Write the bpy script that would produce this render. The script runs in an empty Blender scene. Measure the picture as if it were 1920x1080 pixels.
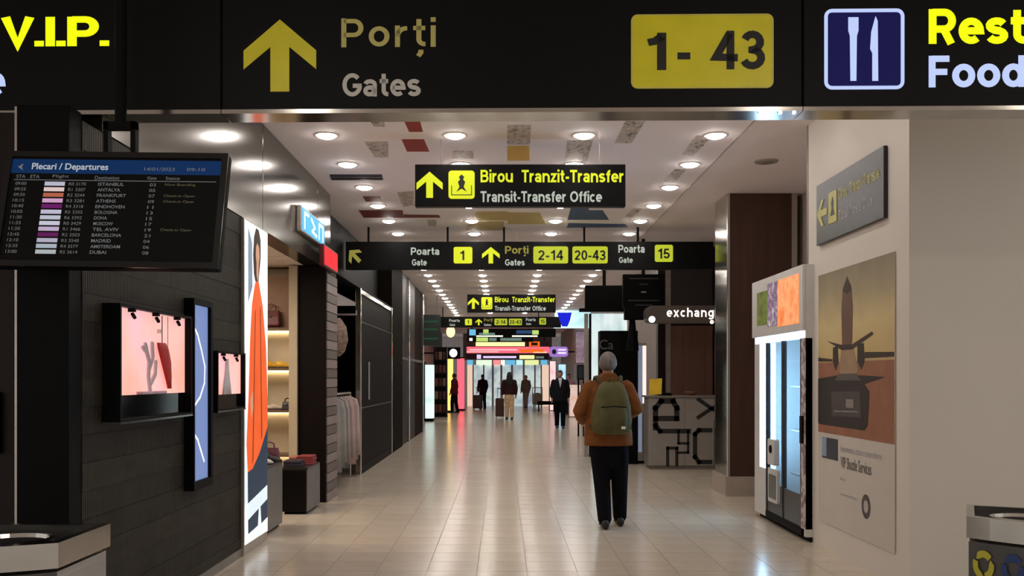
import bpy, bmesh, math, random
from mathutils import Vector, Matrix
random.seed(7)
S = bpy.context.scene
COL = S.collection
# ------------------------------------------------------------------ camera, world, exposure
F, VX, VY, CH = 1780.0, 943.0, 708.0, 1.5      # focal length and vanishing point in pixels of 1920x1080, eye height
cam = bpy.data.cameras.new('camera'); camo = bpy.data.objects.new('camera', cam); COL.objects.link(camo)
camo.location = (0, 0, CH); camo.rotation_euler = (math.pi/2, 0, 0)
cam.sensor_width = 36; cam.lens = F/1920*36
cam.shift_x = (960-VX)/1920; cam.shift_y = (VY-540)/1920
cam.clip_end = 200
S.camera = camo
W = bpy.data.worlds.new('world'); S.world = W; W.use_nodes = True
W.node_tree.nodes['Background'].inputs[0].default_value = (1.0, .97, .93, 1)
W.node_tree.nodes['Background'].inputs[1].default_value = .8
S.view_settings.view_transform = 'Standard'; S.view_settings.look = 'None'
S.view_settings.gamma = 1; S.view_settings.use_curve_mapping = False
S.view_settings.exposure = 0.0
LAMP = 50.0        # radiance of a corridor downlight
HALL_FILL = 95.0        # radiance of the unseen fill downlights added in the hall

# ------------------------------------------------------------------ materials
def lin(h):
    if not isinstance(h, str): return tuple(h)
    h = h.lstrip('#'); c = [int(h[i:i+2], 16)/255 for i in (0, 2, 4)]
    return tuple(x/12.92 if x <= .04045 else ((x+.055)/1.055)**2.4 for x in c)
MATS = {}
def mat(name, col, rough=.5, metal=0., var=.12, scale=6., bump=0., stretch=(1,1,1), spec=.5, trans=0., coat=0.):
    if name in MATS: return MATS[name]
    m = bpy.data.materials.new(name); m.use_nodes = True; MATS[name] = m
    nt = m.node_tree; N = nt.nodes; L = nt.links; b = N['Principled BSDF']
    c = lin(col)
    tc = N.new('ShaderNodeTexCoord'); mp = N.new('ShaderNodeMapping'); mp.inputs['Scale'].default_value = stretch
    nz = N.new('ShaderNodeTexNoise'); nz.inputs['Scale'].default_value = scale; nz.inputs['Detail'].default_value = 5
    L.new(tc.outputs['Object'], mp.inputs[0]); L.new(mp.outputs[0], nz.inputs['Vector'])
    rp = N.new('ShaderNodeValToRGB')
    rp.color_ramp.elements[0].position = .3; rp.color_ramp.elements[1].position = .7
    rp.color_ramp.elements[0].color = (*[max(0, x*(1-var)) for x in c], 1)
    rp.color_ramp.elements[1].color = (*[min(1, x*(1+var)) for x in c], 1)
    L.new(nz.outputs[0], rp.inputs[0]); L.new(rp.outputs[0], b.inputs['Base Color'])
    b.inputs['Roughness'].default_value = rough; b.inputs['Metallic'].default_value = metal
    b.inputs['Specular IOR Level'].default_value = spec
    b.inputs['Coat Weight'].default_value = coat
    if trans: b.inputs['Transmission Weight'].default_value = trans; b.inputs['IOR'].default_value = 1.15
    if bump:
        bp = N.new('ShaderNodeBump'); bp.inputs['Strength'].default_value = bump; bp.inputs['Distance'].default_value = .01
        L.new(nz.outputs[0], bp.inputs['Height']); L.new(bp.outputs[0], b.inputs['Normal'])
    return m
def em(name, col, strength=1., var=.05, scale=4.):
    if name in MATS: return MATS[name]
    m = bpy.data.materials.new(name); m.use_nodes = True; MATS[name] = m
    nt = m.node_tree; N = nt.nodes; L = nt.links; b = N['Principled BSDF']; c = lin(col)
    b.inputs['Base Color'].default_value = (*[x*.3 for x in c], 1); b.inputs['Roughness'].default_value = .5; b.inputs['Specular IOR Level'].default_value = .12
    tc = N.new('ShaderNodeTexCoord'); nz = N.new('ShaderNodeTexNoise'); nz.inputs['Scale'].default_value = scale
    rp = N.new('ShaderNodeValToRGB')
    rp.color_ramp.elements[0].color = (*[x*(1-var) for x in c], 1); rp.color_ramp.elements[1].color = (*[min(1, x*(1+var)) for x in c], 1)
    L.new(tc.outputs['Object'], nz.inputs['Vector']); L.new(nz.outputs[0], rp.inputs[0]); L.new(rp.outputs[0], b.inputs['Emission Color'])
    b.inputs['Emission Strength'].default_value = strength
    return m
def printmat(name, cols, scale, rough=.6, emis=0., stretch=(1,1,1), axis=None):
    """flat print: colours spread by noise, or along one local axis when axis=(index,lo,hi)"""
    if name in MATS: return MATS[name]
    m = bpy.data.materials.new(name); m.use_nodes = True; MATS[name] = m
    nt = m.node_tree; N = nt.nodes; L = nt.links; b = N['Principled BSDF']
    tc = N.new('ShaderNodeTexCoord'); mp = N.new('ShaderNodeMapping'); mp.inputs['Scale'].default_value = stretch
    L.new(tc.outputs['Object'], mp.inputs[0])
    nz = N.new('ShaderNodeTexNoise'); nz.inputs['Scale'].default_value = scale; nz.inputs['Detail'].default_value = 4
    L.new(mp.outputs[0], nz.inputs['Vector'])
    rp = N.new('ShaderNodeValToRGB'); e = rp.color_ramp.elements
    n = len(cols)
    while len(e) < n: e.new(.5)
    for i, c in enumerate(cols):
        e[i].position = (.25+.5*i/(n-1)) if axis is None else i/(n-1); e[i].color = (*lin(c), 1)
    if axis is None: L.new(nz.outputs[0], rp.inputs[0])
    else:
        sp = N.new('ShaderNodeSeparateXYZ'); L.new(tc.outputs['Object'], sp.inputs[0])
        mr = N.new('ShaderNodeMapRange'); mr.inputs[1].default_value = axis[1]; mr.inputs[2].default_value = axis[2]
        L.new(sp.outputs[axis[0]], mr.inputs[0])
        ad = N.new('ShaderNodeMath'); ad.operation = 'MULTIPLY_ADD'; ad.inputs[1].default_value = .18; ad.inputs[2].default_value = -.09
        L.new(nz.outputs[0], ad.inputs[0])
        a2 = N.new('ShaderNodeMath'); L.new(mr.outputs[0], a2.inputs[0]); L.new(ad.outputs[0], a2.inputs[1]); L.new(a2.outputs[0], rp.inputs[0])
    L.new(rp.outputs[0], b.inputs['Base Color']); b.inputs['Roughness'].default_value = rough
    if emis:
        L.new(rp.outputs[0], b.inputs['Emission Color']); b.inputs['Emission Strength'].default_value = emis
    return m

# ------------------------------------------------------------------ mesh helpers (everything is authored to world space, stored local to its parent)
WM = {}
def frame(o, right, up):
    r = Vector(right).normalized(); u = Vector(up).normalized(); n = r.cross(u)
    M = Matrix(((r.x, u.x, n.x, o[0]), (r.y, u.y, n.y, o[1]), (r.z, u.z, n.z, o[2]), (0, 0, 0, 1)))
    return M
def front(Y): return frame((0, Y, 0), (1, 0, 0), (0, 0, 1))           # plane facing the camera
def leftw(Xw): return frame((Xw, 0, 0), (0, 1, 0), (0, 0, 1))         # left side wall, u = world Y
def rightw(Xw): return frame((Xw, 0, 0), (0, -1, 0), (0, 0, 1))       # right side wall, u = -world Y
def pp(M, px, py):
    D = Vector(((px-VX)/F, 1, -(py-VY)/F)); C = Vector((0, 0, CH)); n = M.col[2].xyz; O = M.translation
    p = C + D*(n.dot(O-C)/n.dot(D)); q = M.inverted() @ p
    return q.x, q.y
def rp(M, x0, y0, x1, y1):
    cx, cy = (x0+x1)/2, (y0+y1)/2
    return pp(M, x0, cy)[0], pp(M, cx, y1)[1], pp(M, x1, cy)[0], pp(M, cx, y0)[1]
def px_at(px, py, Y): return Vector(((px-VX)*Y/F, Y, CH-(py-VY)*Y/F))
I4 = Matrix.Identity(4)
class MB:
    def __init__(s, M=None): s.v = []; s.f = []; s.M = M or I4
    def add(s, vs, fs):
        o = len(s.v); s.v += [s.M @ Vector(v) for v in vs]; s.f += [[o+i for i in f] for f in fs]; return s
    def box(s, x0, y0, z0, x1, y1, z1, bev=0.):
        if bev > 0:
            b = min(bev, (x1-x0)/2.01, (y1-y0)/2.01, (z1-z0)/2.01)
            bm = bmesh.new(); bmesh.ops.create_cube(bm, size=1)
            for v in bm.verts: v.co = Vector(((x0+x1)/2+v.co.x*(x1-x0), (y0+y1)/2+v.co.y*(y1-y0), (z0+z1)/2+v.co.z*(z1-z0)))
            bmesh.ops.bevel(bm, geom=bm.edges[:], offset=b, segments=2, affect='EDGES', profile=.6)
            bm.verts.index_update()
            s.add([v.co.copy() for v in bm.verts], [[v.index for v in f.verts] for f in bm.faces]); bm.free(); return s
        v = [(x0,y0,z0),(x1,y0,z0),(x1,y1,z0),(x0,y1,z0),(x0,y0,z1),(x1,y0,z1),(x1,y1,z1),(x0,y1,z1)]
        return s.add(v, [(0,3,2,1),(4,5,6,7),(0,1,5,4),(1,2,6,5),(2,3,7,6),(3,0,4,7)])
    def prism(s, pts, d0, d1):
        n = len(pts)
        a = sum(pts[i][0]*pts[(i+1)%n][1]-pts[(i+1)%n][0]*pts[i][1] for i in range(n))
        if a < 0: pts = pts[::-1]
        v = [(p[0], p[1], d0) for p in pts]+[(p[0], p[1], d1) for p in pts]
        return s.add(v, [list(range(n))[::-1], list(range(n, 2*n))]+[(i, (i+1)%n, n+(i+1)%n, n+i) for i in range(n)])
    def rrect(s, u0, v0, u1, v1, r, d0, d1, k=5):
        p = []
        for cx, cy, a0 in ((u1-r, v1-r, 0), (u0+r, v1-r, 90), (u0+r, v0+r, 180), (u1-r, v0+r, 270)):
            for i in range(k+1):
                a = math.radians(a0+90*i/k); p.append((cx+r*math.cos(a), cy+r*math.sin(a)))
        return s.prism(p, d0, d1)
    def ring(s, u0, v0, u1, v1, r, w, d0, d1, k=5):     # rounded rectangular frame
        def o(e):
            p = []; rr = max(r-e, .001)
            for cx, cy, a0 in ((u1-e-rr, v1-e-rr, 0), (u0+e+rr, v1-e-rr, 90), (u0+e+rr, v0+e+rr, 180), (u1-e-rr, v0+e+rr, 270)):
                for i in range(k+1):
                    a = math.radians(a0+90*i/k); p.append((cx+rr*math.cos(a), cy+rr*math.sin(a)))
            return p
        A, B = o(0), o(w); n = len(A)
        v = [(*p, d0) for p in A]+[(*p, d0) for p in B]+[(*p, d1) for p in A]+[(*p, d1) for p in B]; f = []
        for i in range(n):
            j = (i+1) % n
            f += [(i, n+i, n+j, j), (2*n+i, 2*n+j, 3*n+j, 3*n+i), (i, j, 2*n+j, 2*n+i), (n+j, n+i, 3*n+i, 3*n+j)]
        return s.add(v, f)
    def loft(s, rings, cap=True):
        n = len(rings[0]); v = [p for r in rings for p in r]; f = []
        for k in range(len(rings)-1):
            for i in range(n):
                j = (i+1) % n; f.append((k*n+i, k*n+j, (k+1)*n+j, (k+1)*n+i))
        if cap: f += [list(range(n))[::-1], list(range((len(rings)-1)*n, len(rings)*n))]
        return s.add(v, f)
    def rings(s, spec, n=20):       # (cx,cy,z,rx,ry) horizontal ellipses, bottom to top
        return s.loft([[(cx+rx*math.cos(2*math.pi*i/n), cy+ry*math.sin(2*math.pi*i/n), z) for i in range(n)] for cx, cy, z, rx, ry in spec])
    def limb(s, pts, rad, n=12, ends=True):
        P = [Vector(p) for p in pts]; R = list(rad)
        if ends:
            d = (P[0]-P[1]).normalized(); e = (P[-1]-P[-2]).normalized()
            P = [P[0]+d*R[0]*.75]+P+[P[-1]+e*R[-1]*.75]; R = [R[0]*.55]+R+[R[-1]*.55]
        rr = []; t0 = None; x = None
        for i, p in enumerate(P):
            t = (P[min(i+1, len(P)-1)]-P[max(i-1, 0)]).normalized()
            if x is None:
                x = t.orthogonal().normalized()
            else:
                x = (x-t*x.dot(t)).normalized()
            y = t.cross(x)
            rr.append([p+(x*math.cos(2*math.pi*k/n)+y*math.sin(2*math.pi*k/n))*R[i] for k in range(n)])
        return s.loft(rr)
    def cyl(s, p0, p1, r0, r1=None, n=16): return s.limb([p0, p1], [r0, r0 if r1 is None else r1], n, False)
    def ball(s, c, rx, ry=None, rz=None, n=16, m=10):
        ry = ry or rx; rz = rz or rx
        rs = [[(c[0]+rx*math.sin(math.pi*(j+.02)/(m+.04))*math.cos(2*math.pi*i/n), c[1]+ry*math.sin(math.pi*(j+.02)/(m+.04))*math.sin(2*math.pi*i/n), c[2]-rz*math.cos(math.pi*(j+.02)/(m+.04))) for i in range(n)] for j in range(m+1)]
        return s.loft(rs)
    def stroke(s, pts, w, d0, d1):
        for a, b in zip(pts[:-1], pts[1:]):
            A, B = Vector(a), Vector(b); t = (B-A).normalized(); n = Vector((-t.y, t.x))*w/2; A = A-t*w/2; B = B+t*w/2
            s.prism([tuple(A-n), tuple(B-n), tuple(B+n), tuple(A+n)], d0, d1)
        return s
    def text(s, st, rect, d, th=.002, bold=0., keep=False):
        cu = bpy.data.curves.new('t', 'FONT'); cu.body = st; cu.size = 1; cu.offset = bold; cu.resolution_u = 4
        ob = bpy.data.objects.new('t', cu); COL.objects.link(ob)
        dg = bpy.context.evaluated_depsgraph_get(); me = bpy.data.meshes.new_from_object(ob.evaluated_get(dg))
        bpy.data.objects.remove(ob); bpy.data.curves.remove(cu)
        vs = [v.co.copy() for v in me.vertices]
        if not vs: return s
        x0 = min(v.x for v in vs); x1 = max(v.x for v in vs); y0 = min(v.y for v in vs); y1 = max(v.y for v in vs)
        u0, v0, u1, v1 = rect
        n = len(vs)
        q = [(u0+(v.x-x0)/(x1-x0)*(u1-u0), v0+(v.y-y0)/(y1-y0)*(v1-v0), d) for v in vs]
        s.add(q, [list(p.vertices) for p in me.polygons]); bpy.data.meshes.remove(me); return s
    def mesh(s, name, inv=I4, smooth=False):
        me = bpy.data.meshes.new(name); me.from_pydata([tuple(inv @ v) for v in s.v], [], s.f); me.update()
        if smooth: me.polygons.foreach_set('use_smooth', [True]*len(me.polygons))
        return me
    def build(s, name, m, parent=None, origin=None, smooth=False, remesh=0., sm=4):
        if parent is not None: B = WM[parent]
        elif origin is not None: B = Matrix.Translation(origin)
        else: B = I4
        me = s.mesh(name, B.inverted(), smooth or remesh > 0)
        o = bpy.data.objects.new(name, me); COL.objects.link(o)
        me.materials.append(m)
        if parent is not None: o.parent = parent
        else: o.matrix_world = B
        WM[o] = B
        if remesh:
            r = o.modifiers.new('r', 'REMESH'); r.mode = 'VOXEL'; r.voxel_size = remesh; r.use_smooth_shade = True
            if sm: q = o.modifiers.new('s', 'SMOOTH'); q.factor = .5; q.iterations = sm
            dg = bpy.context.evaluated_depsgraph_get(); nm = bpy.data.meshes.new_from_object(o.evaluated_get(dg))
            o.modifiers.clear(); o.data = nm; bpy.data.meshes.remove(me); nm.name = name
            if not nm.materials: nm.materials.append(m)
        return o
def tag(o, label=None, cat=None, group=None, kind=None):
    if label: o['label'] = label
    if cat: o['category'] = cat
    if group: o['group'] = group
    if kind: o['kind'] = kind
    return o
def thing(name, label, cat, loc, group=None, M=None):
    o = bpy.data.objects.new(name, None); COL.objects.link(o); o.empty_display_size = .1
    B = M.copy() if M is not None else I4.copy()
    B.translation = loc
    o.matrix_world = B; WM[o] = B
    return tag(o, label, cat, group)
def struct(name, mb, m, label=None, **k):
    o = mb.build(name, m, **k); o['kind'] = 'structure'
    if label: o['label'] = label
    return o
def clone(o, name, M=None, parent=None):
    c = bpy.data.objects.new(name, o.data); COL.objects.link(c)
    if parent is not None: c.parent = parent
    return c
def arrow_pts(r, rot=0):
    P = [(.5,1),(1,.57),(1,.31),(.63,.62),(.63,0),(.37,0),(.37,.62),(0,.31),(0,.57)]
    if rot == 90: P = [(1-y, x) for x, y in P]                 # pointing left
    if rot == 45:
        c = math.cos(math.pi/4); P = [(.5+((x-.5)*c-(y-.5)*c), .5+((x-.5)*c+(y-.5)*c)) for x, y in P]
    u0, v0, u1, v1 = r
    return [(u0+x*(u1-u0), v0+y*(v1-v0)) for x, y in P]


# ------------------------------------------------------------------ bold grotesque lettering drawn as strokes (em: capitals 1 high)
def _arc(cx, cy, rx, ry, a0, a1, n=12): return [(cx+rx*math.cos(math.radians(a0+(a1-a0)*i/n)), cy+ry*math.sin(math.radians(a0+(a1-a0)*i/n))) for i in range(n+1)]
_o = _arc(.33, .37, .235, .275, 0, 360, 20)
GLY = {
 'o': (.66, [_o]), 'a': (.62, [_arc(.29, .50, .20, .145, 165, 0)+[(.49, 0)], _arc(.28, .24, .185, .148, 0, 360, 16)]),
 'd': (.66, [_arc(.32, .37, .225, .275, 0, 360, 20), [(.56, 0), (.56, 1)]]), 'e': (.66, [[(.1, .37)]+_arc(.33, .37, .235, .275, 0, 312, 18)]),
 'c': (.6, [_arc(.33, .37, .235, .275, 48, 312, 16)]), 'f': (.40, [[(.2, 0)]+_arc(.39, .78, .19, .125, 180, 90, 6), [(.02, .65), (.38, .65)]]),
 'g': (.66, [_arc(.32, .37, .225, .275, 0, 360, 20), [(.56, .74)]+_arc(.32, -.02, .24, .17, 0, -150, 10)]),
 'h': (.66, [[(.095, 0), (.095, 1)], _arc(.33, .40, .235, .245, 180, 0)+[(.565, 0)]]), 'n': (.66, [[(.095, 0), (.095, .74)], _arc(.33, .40, .235, .245, 180, 0)+[(.565, 0)]]),
 'i': (.19, [[(.095, 0), (.095, .74)], [(.095, .86), (.095, 1.02)]]), 't': (.40, [[(.19, .96)]+_arc(.37, .26, .18, .165, 180, 275, 6), [(.02, .65), (.38, .65)]]),
 'ț': (.40, [[(.19, .96)]+_arc(.37, .26, .18, .165, 180, 275, 6), [(.02, .65), (.38, .65)], [(.25, -.10), (.25, -.20), (.17, -.32)]]),
 'r': (.42, [[(.095, 0), (.095, .74)], _arc(.36, .36, .265, .285, 180, 85, 8)]), 's': (.58, [_arc(.29, .515, .19, .132, 22, 270, 10)+_arc(.29, .232, .20, .14, 90, -160, 10)]),
 'u': (.66, [[(.095, .74)]+_arc(.33, .34, .235, .245, 180, 360), [(.565, .74), (.565, 0)]]), 'x': (.6, [[(.05, 0), (.52, .74)], [(.05, .74), (.52, 0)]]), 'z': (.56, [[(.04, .645), (.44, .645), (.1, .095), (.53, .095)]]),
 'B': (.74, [[(.1, 0), (.1, 1)], [(.1, .905)]+_arc(.40, .715, .19, .19, 90, -90, 10)+[(.1, .525)], [(.1, .525)]+_arc(.42, .31, .215, .215, 90, -90, 10)+[(.1, .095)]]),
 'P': (.70, [[(.1, 0), (.1, 1)], [(.1, .905)]+_arc(.40, .665, .21, .24, 90, -90, 10)+[(.1, .425)]]), 'R': (.74, [[(.1, 0), (.1, 1)], [(.1, .905)]+_arc(.41, .665, .21, .24, 90, -90, 10)+[(.1, .425)], [(.40, .42), (.60, 0)]]),
 'F': (.62, [[(.1, 0), (.1, 1)], [(.1, .905), (.6, .905)], [(.1, .49), (.54, .49)]]), 'G': (.82, [_arc(.42, .5, .33, .405, 42, 345, 18)+[(.73, .46), (.44, .46)]]), 'O': (.88, [_arc(.44, .5, .345, .405, 0, 360, 24)]),
 'T': (.64, [[(0, .905), (.64, .905)], [(.32, .905), (.32, 0)]]), 'V': (.70, [[(.07, 1.0), (.35, .06), (.63, 1.0)]]), 'I': (.2, [[(.1, 0), (.1, 1)]]),
 '0': (.6, [_arc(.3, .5, .205, .405, 0, 360, 20)]), '1': (.46, [[(.34, 0), (.34, 1)], [(.34, .90), (.20, .77), (.06, .74)]]), '2': (.6, [_arc(.3, .68, .2, .225, 172, -30, 10)+[(.12, .11)], [(.04, .095), (.54, .095)]]),
 '3': (.6, [_arc(.29, .705, .19, .2, 160, -90, 10)+_arc(.29, .295, .215, .205, 90, -160, 10)]), '4': (.62, [[(.44, 0), (.44, 1)], [(.42, .93), (.09, .32), (.62, .30)]]), '5': (.6, [[(.52, .905), (.17, .905), (.12, .50)]+_arc(.30, .325, .215, .23, 125, -160, 12)]),
 '-': (.36, [[(.03, .37), (.33, .37)]]), '.': (.2, [[(.095, 0), (.095, .19)]]), ' ': (.3, [])}
def ribbon(P, w):
    P = [Vector(p) for p in P]; n = len(P); cl = (P[0]-P[-1]).length < 1e-6
    L, R = [], []
    for i in range(n):
        if cl: a, b = P[(i-1) % (n-1)], P[(i+1) % (n-1)]; c0 = P[i % (n-1)]
        else: a, b, c0 = P[max(i-1, 0)], P[min(i+1, n-1)], P[i]
        t1 = (c0-a).normalized() if (c0-a).length > 1e-9 else None; t2 = (b-c0).normalized() if (b-c0).length > 1e-9 else None
        t1 = t1 or t2; t2 = t2 or t1
        n1 = Vector((-t1.y, t1.x)); n2 = Vector((-t2.y, t2.x)); m = (n1+n2)
        m = m.normalized() if m.length > 1e-6 else n1
        k = min(1/max(m.dot(n1), .3), 2.2)
        L.append(c0+m*w/2*k); R.append(c0-m*w/2*k)
    return [(L[i], L[i+1], R[i+1], R[i]) for i in range(n-1)]
def sans(mb, st, rect, d, w=.18, gap=.06, only=None):
    q = []; x = 0; wi = 0; tg = []
    for ch in st:
        adv, strokes = GLY[ch]; wi += ch == ' '
        for s_ in strokes:
            for quad in ribbon(s_, w): q.append([(p.x+x, p.y) for p in quad]); tg.append(wi)
        x += adv+gap
    xs = [p[0] for f in q for p in f]; ys = [p[1] for f in q for p in f]; x0, x1, y0, y1 = min(xs), max(xs), min(ys), max(ys); u0, v0, u1, v1 = rect
    for f, k in zip(q, tg):
      if only is None or k == only: mb.add([(u0+(p[0]-x0)/(x1-x0)*(u1-u0), v0+(p[1]-y0)/(y1-y0)*(v1-v0), d) for p in f[::-1]], [(0, 1, 2, 3)])
    return mb

# common materials
M_black = mat('sign black enamel', '030303', .45, var=.2, spec=.18)
M_blk2 = mat('matt black paint', '020202', .6, var=.25, spec=.12)
M_chrome = mat('polished steel', 'b8b4ac', .14, 1., var=.08)
M_steel = mat('brushed steel', 'b8b0a8', .34, .8, var=.1, scale=3, stretch=(1, 1, 30))
M_white = mat('white wall paint', 'd8d2c8', .7, var=.02, scale=1.5)
M_ceil = mat('ceiling paint', 'f6ecec', .75, var=.02, scale=.8)
M_brown = mat('dark brown laminate', '4a332b', .42, var=.14, scale=2.5, stretch=(6, 6, .4), spec=.25)
M_dbrown = mat('very dark brown panel', '20140e', .45, var=.2, scale=2.5, stretch=(6, 6, .4), spec=.18)
M_grey = mat('grey satin metal', '6f6d6a', .42, .5, var=.1)
E_warm = em('downlight lens', 'fff7f0', LAMP, 0)
E_hall_fill = em('hall fill lens', 'fff6ec', HALL_FILL, 0)
E_yel = em('backlit yellow', 'dfe82e', .85)
E_yel2 = em('backlit lime yellow', 'f2ff10', .95)
E_wht = em('backlit white', 'd8e0d8', .8)
E_blu = em('backlit pale blue', 'bfd0ff', .9)
M_plate = mat('yellow sign vinyl', 'e4da1c', .35, var=.06)
M_plate2 = mat('pale yellow lettering', 'c9c070', .4, var=.06)
M_wlet = mat('white lettering', 'd0cdc4', .4, var=.06)
M_ink = mat('black print', '161412', .5)

CEIL = 3.83; XL = -2.2; XR = 2.82
# ------------------------------------------------------------------ floor
M_grout = mat('floor grout', '857a6a', .6)
M_tile = [mat('polished floor tile %d' % i, c, .2, var=.05, scale=3, spec=.55) for i, c in enumerate(('cbbfad', 'c8bcaa', 'cdc1af'))]
floor = struct('floor', MB().box(-9, -7, -.12, 9, 62, -.003), M_grout, 'pale polished stone tile floor running down the concourse')
TW = .387; X0 = (989-VX)/372*CH
def tile_mb(w): return MB().box(-w/2, -w/2, -.0028, w/2, w/2, .0)
proto = tile_mb(TW-.0045).mesh('tile')
tm = []
for k in range(3):
    me = proto.copy(); me.materials.append(M_tile[k]); me.name = 'tile'; tm.append(me)
cells = []
for j in range(-18, 160):
    for i in range(-22, 22):
        x = X0+(i+.5)*TW; y = (j+.5)*TW
        if abs(x) < 8.6: cells.append((y, x))
def vis(y, x): return y > 7.2 and -2.3 < x < 2.75
near = sorted([c for c in cells if vis(*c)])[:300]; nset = set(near)
for y, x in near:
    o = bpy.data.objects.new('tile', tm[random.randrange(3)]); COL.objects.link(o); o.parent = floor; o.location = (x, y, 0)
for k in range(3):
    mb = MB(); w = (TW-.0045)/2
    for n, (y, x) in enumerate(cells):
        if (y, x) in nset or (n*7+int(x*9)) % 3 != k: continue
        mb.add([(x-w, y-w, 0), (x+w, y-w, 0), (x+w, y+w, 0), (x-w, y+w, 0)], [(0, 1, 2, 3)])
    o = mb.build('tiles', M_tile[k], floor); o['kind'] = 'stuff'
# ------------------------------------------------------------------ ceiling and its printed patches
ceil = struct('ceiling', MB().box(-9, -7, CEIL, 9, 62, CEIL+.15), M_ceil, 'flat pinkish white concourse ceiling with printed coloured patches')
CF = frame((0, 0, CEIL), (1, 0, 0), (0, 1, 0))
CF = Matrix(((1, 0, 0, 0), (0, -1, 0, 0), (0, 0, -1, CEIL), (0, 0, 0, 1)))   # u = X, v = -Y, d points down
P_red = printmat('ceiling print red', ('8e2a22', 'a33329'), 6); P_dred = printmat('ceiling print dark red', ('6e201a', '832a22'), 6)
P_yel = printmat('ceiling print ochre', ('d0a040', 'dab055'), 3); P_blue = printmat('ceiling print blue', ('2b4374', '3a5488'), 4)
P_news = printmat('ceiling newsprint', ('5a5048', 'b0a49a', 'd8ccc2', '8c8078'), 26, stretch=(1, .45, 1))
P_pale = printmat('ceiling pale ochre wash', ('c2a565', 'cbb684'), 3)
def patch(px, m, name='printed_patch'):
    MB(CF).prism([pp(CF, *p) for p in px], .0, .002).build(name, m, ceil)
def rect(a, b, c, d): return [(a, b), (c, b), (c, d), (a, d)]
for q, m in (([(757,225),(787,225),(793,247),(767,247)], P_red), ([(753,261),(795,261),(805,284),(763,284)], P_red),
             ([(680,368),(713,368),(717,378),(686,378)], P_dred), ([(672,394),(755,394),(757,408),(682,408)], P_dred), ([(757,402),(823,403),(826,408),(757,408)], P_dred),
             ([(951,273),(992,273),(993,301),(951,301)], P_yel), ([(893,396),(952,396),(952,413),(884,413)], P_pale), ([(952,398),(1012,398),(1024,420),(952,420)], P_pale), ([(880,415),(945,415),(945,432),(874,432)], P_pale),
             ([(1070,390),(1104,390),(1104,412),(1064,412)], P_blue), ([(1104,394),(1130,394),(1142,412),(1104,412)], P_blue), ([(1066,418),(1172,420),(1178,426),(1062,427)], P_blue),
             ([(690,218),(718,218),(722,237),(700,237)], P_news), ([(683,265),(728,265),(728,295),(703,295)], P_news), ([(850,283),(887,283),(888,297),(848,297)], P_news),
             ([(951,234),(996,234),(994,271),(951,271)], P_news), ([(1064,262),(1112,262),(1100,304),(1058,304)], P_news), ([(1172,227),(1210,227),(1184,268),(1152,268)], P_news),
             ([(1306,254),(1335,256),(1300,292),(1278,290)], P_news), ([(1266,316),(1287,317),(1264,343),(1244,341)], P_news), ([(1188,390),(1204,391),(1186,407),(1172,406)], P_news),
             ([(744,360),(776,358),(776,384),(756,388)], P_news), ([(800,412),(818,412),(818,424),(804,424)], P_news)):
    patch(q, m)
struct('trim_1', MB().box(2.27, 5.2, CEIL-.006, 2.283, 30, CEIL+.01), mat('ceiling seam', 'a89a90', .7), 'thin seam running along the ceiling beside the right lamp row')
v = MB(); c = [pp(CF, 618, 327), pp(CF, 716, 327), pp(CF, 718, 336), pp(CF, 622, 336)]
t = thing('air_diffuser', 'dark slot air diffuser in the ceiling left of the hanging office sign', 'air vent', (c[0][0]+.3, -c[0][1], CEIL))
MB(CF).prism(c, .0, .012).build('frame', mat('dark blue slot', '15152c', .5), t)
for k in (.33, .66):
    a = [c[0][i]*(1-k)+c[3][i]*k for i in (0, 1)]; b = [c[1][i]*(1-k)+c[2][i]*k for i in (0, 1)]
    MB(CF).stroke([a, b], .012, .012, .018).build('slat', M_grey, t)
c = pp(CF, 1437, 302)
t = thing('ceiling_speaker', 'flat round grey ceiling speaker to the right of the lamp rows', 'speaker', (c[0], -c[1], CEIL))
MB().cyl((c[0], -c[1], CEIL-.014), (c[0], -c[1], CEIL), .12, .13, 24).build('grille', mat('grille grey', '9a9088', .6), t)
MB().cyl((c[0], -c[1], CEIL-.022), (c[0], -c[1], CEIL-.012), .06, .07, 20).build('cone', mat('grille dark', '7c746c', .6), t)
c = pp(CF, 1283, 212)
t = thing('ceiling_panel', 'small dark hatch in the ceiling just under the edge of the big sign', 'hatch', (c[0], -c[1], CEIL))
MB().box(c[0]-.11, -c[1]-.12, CEIL-.01, c[0]+.11, -c[1]+.12, CEIL).build('hatch', mat('hatch', '3a3850', .5), t)
# downlights ---------------------------------------------------------------
def lamp_meshes(m):
    n = 20; mb = MB(); R = .092; rr = []
    for k in range(4):
        a = k/3*math.pi/2*.96; rr.append([(R*math.cos(a)*math.cos(2*math.pi*i/n), R*math.cos(a)*math.sin(2*math.pi*i/n), -.004-.034*math.sin(a)) for i in range(n)])
    mb.loft(rr[::-1], True); a = mb.mesh('lens', smooth=True); a.materials.append(m)
    r = MB()
    A = lambda rad, z: [(rad*math.cos(2*math.pi*i/n), rad*math.sin(2*math.pi*i/n), z) for i in range(n)]
    r.loft([A(.093, 0), A(.093, -.008), A(.112, -.008), A(.116, 0)], False); b = r.mesh('rim', smooth=True); b.materials.append(mat('white lamp rim', 'e6ded4', .5))
    return a, b
LM = lamp_meshes(E_warm); HM = lamp_meshes(E_hall_fill)
def ordn(n): return '%d%s' % (n, 'th' if 10 <= n % 100 <= 20 else {1: 'st', 2: 'nd', 3: 'rd'}.get(n % 10, 'th'))
LX = (-1.695, -.461, .778, 2.04); CN = ('leftmost', 'second from left', 'third from left', 'rightmost')
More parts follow.
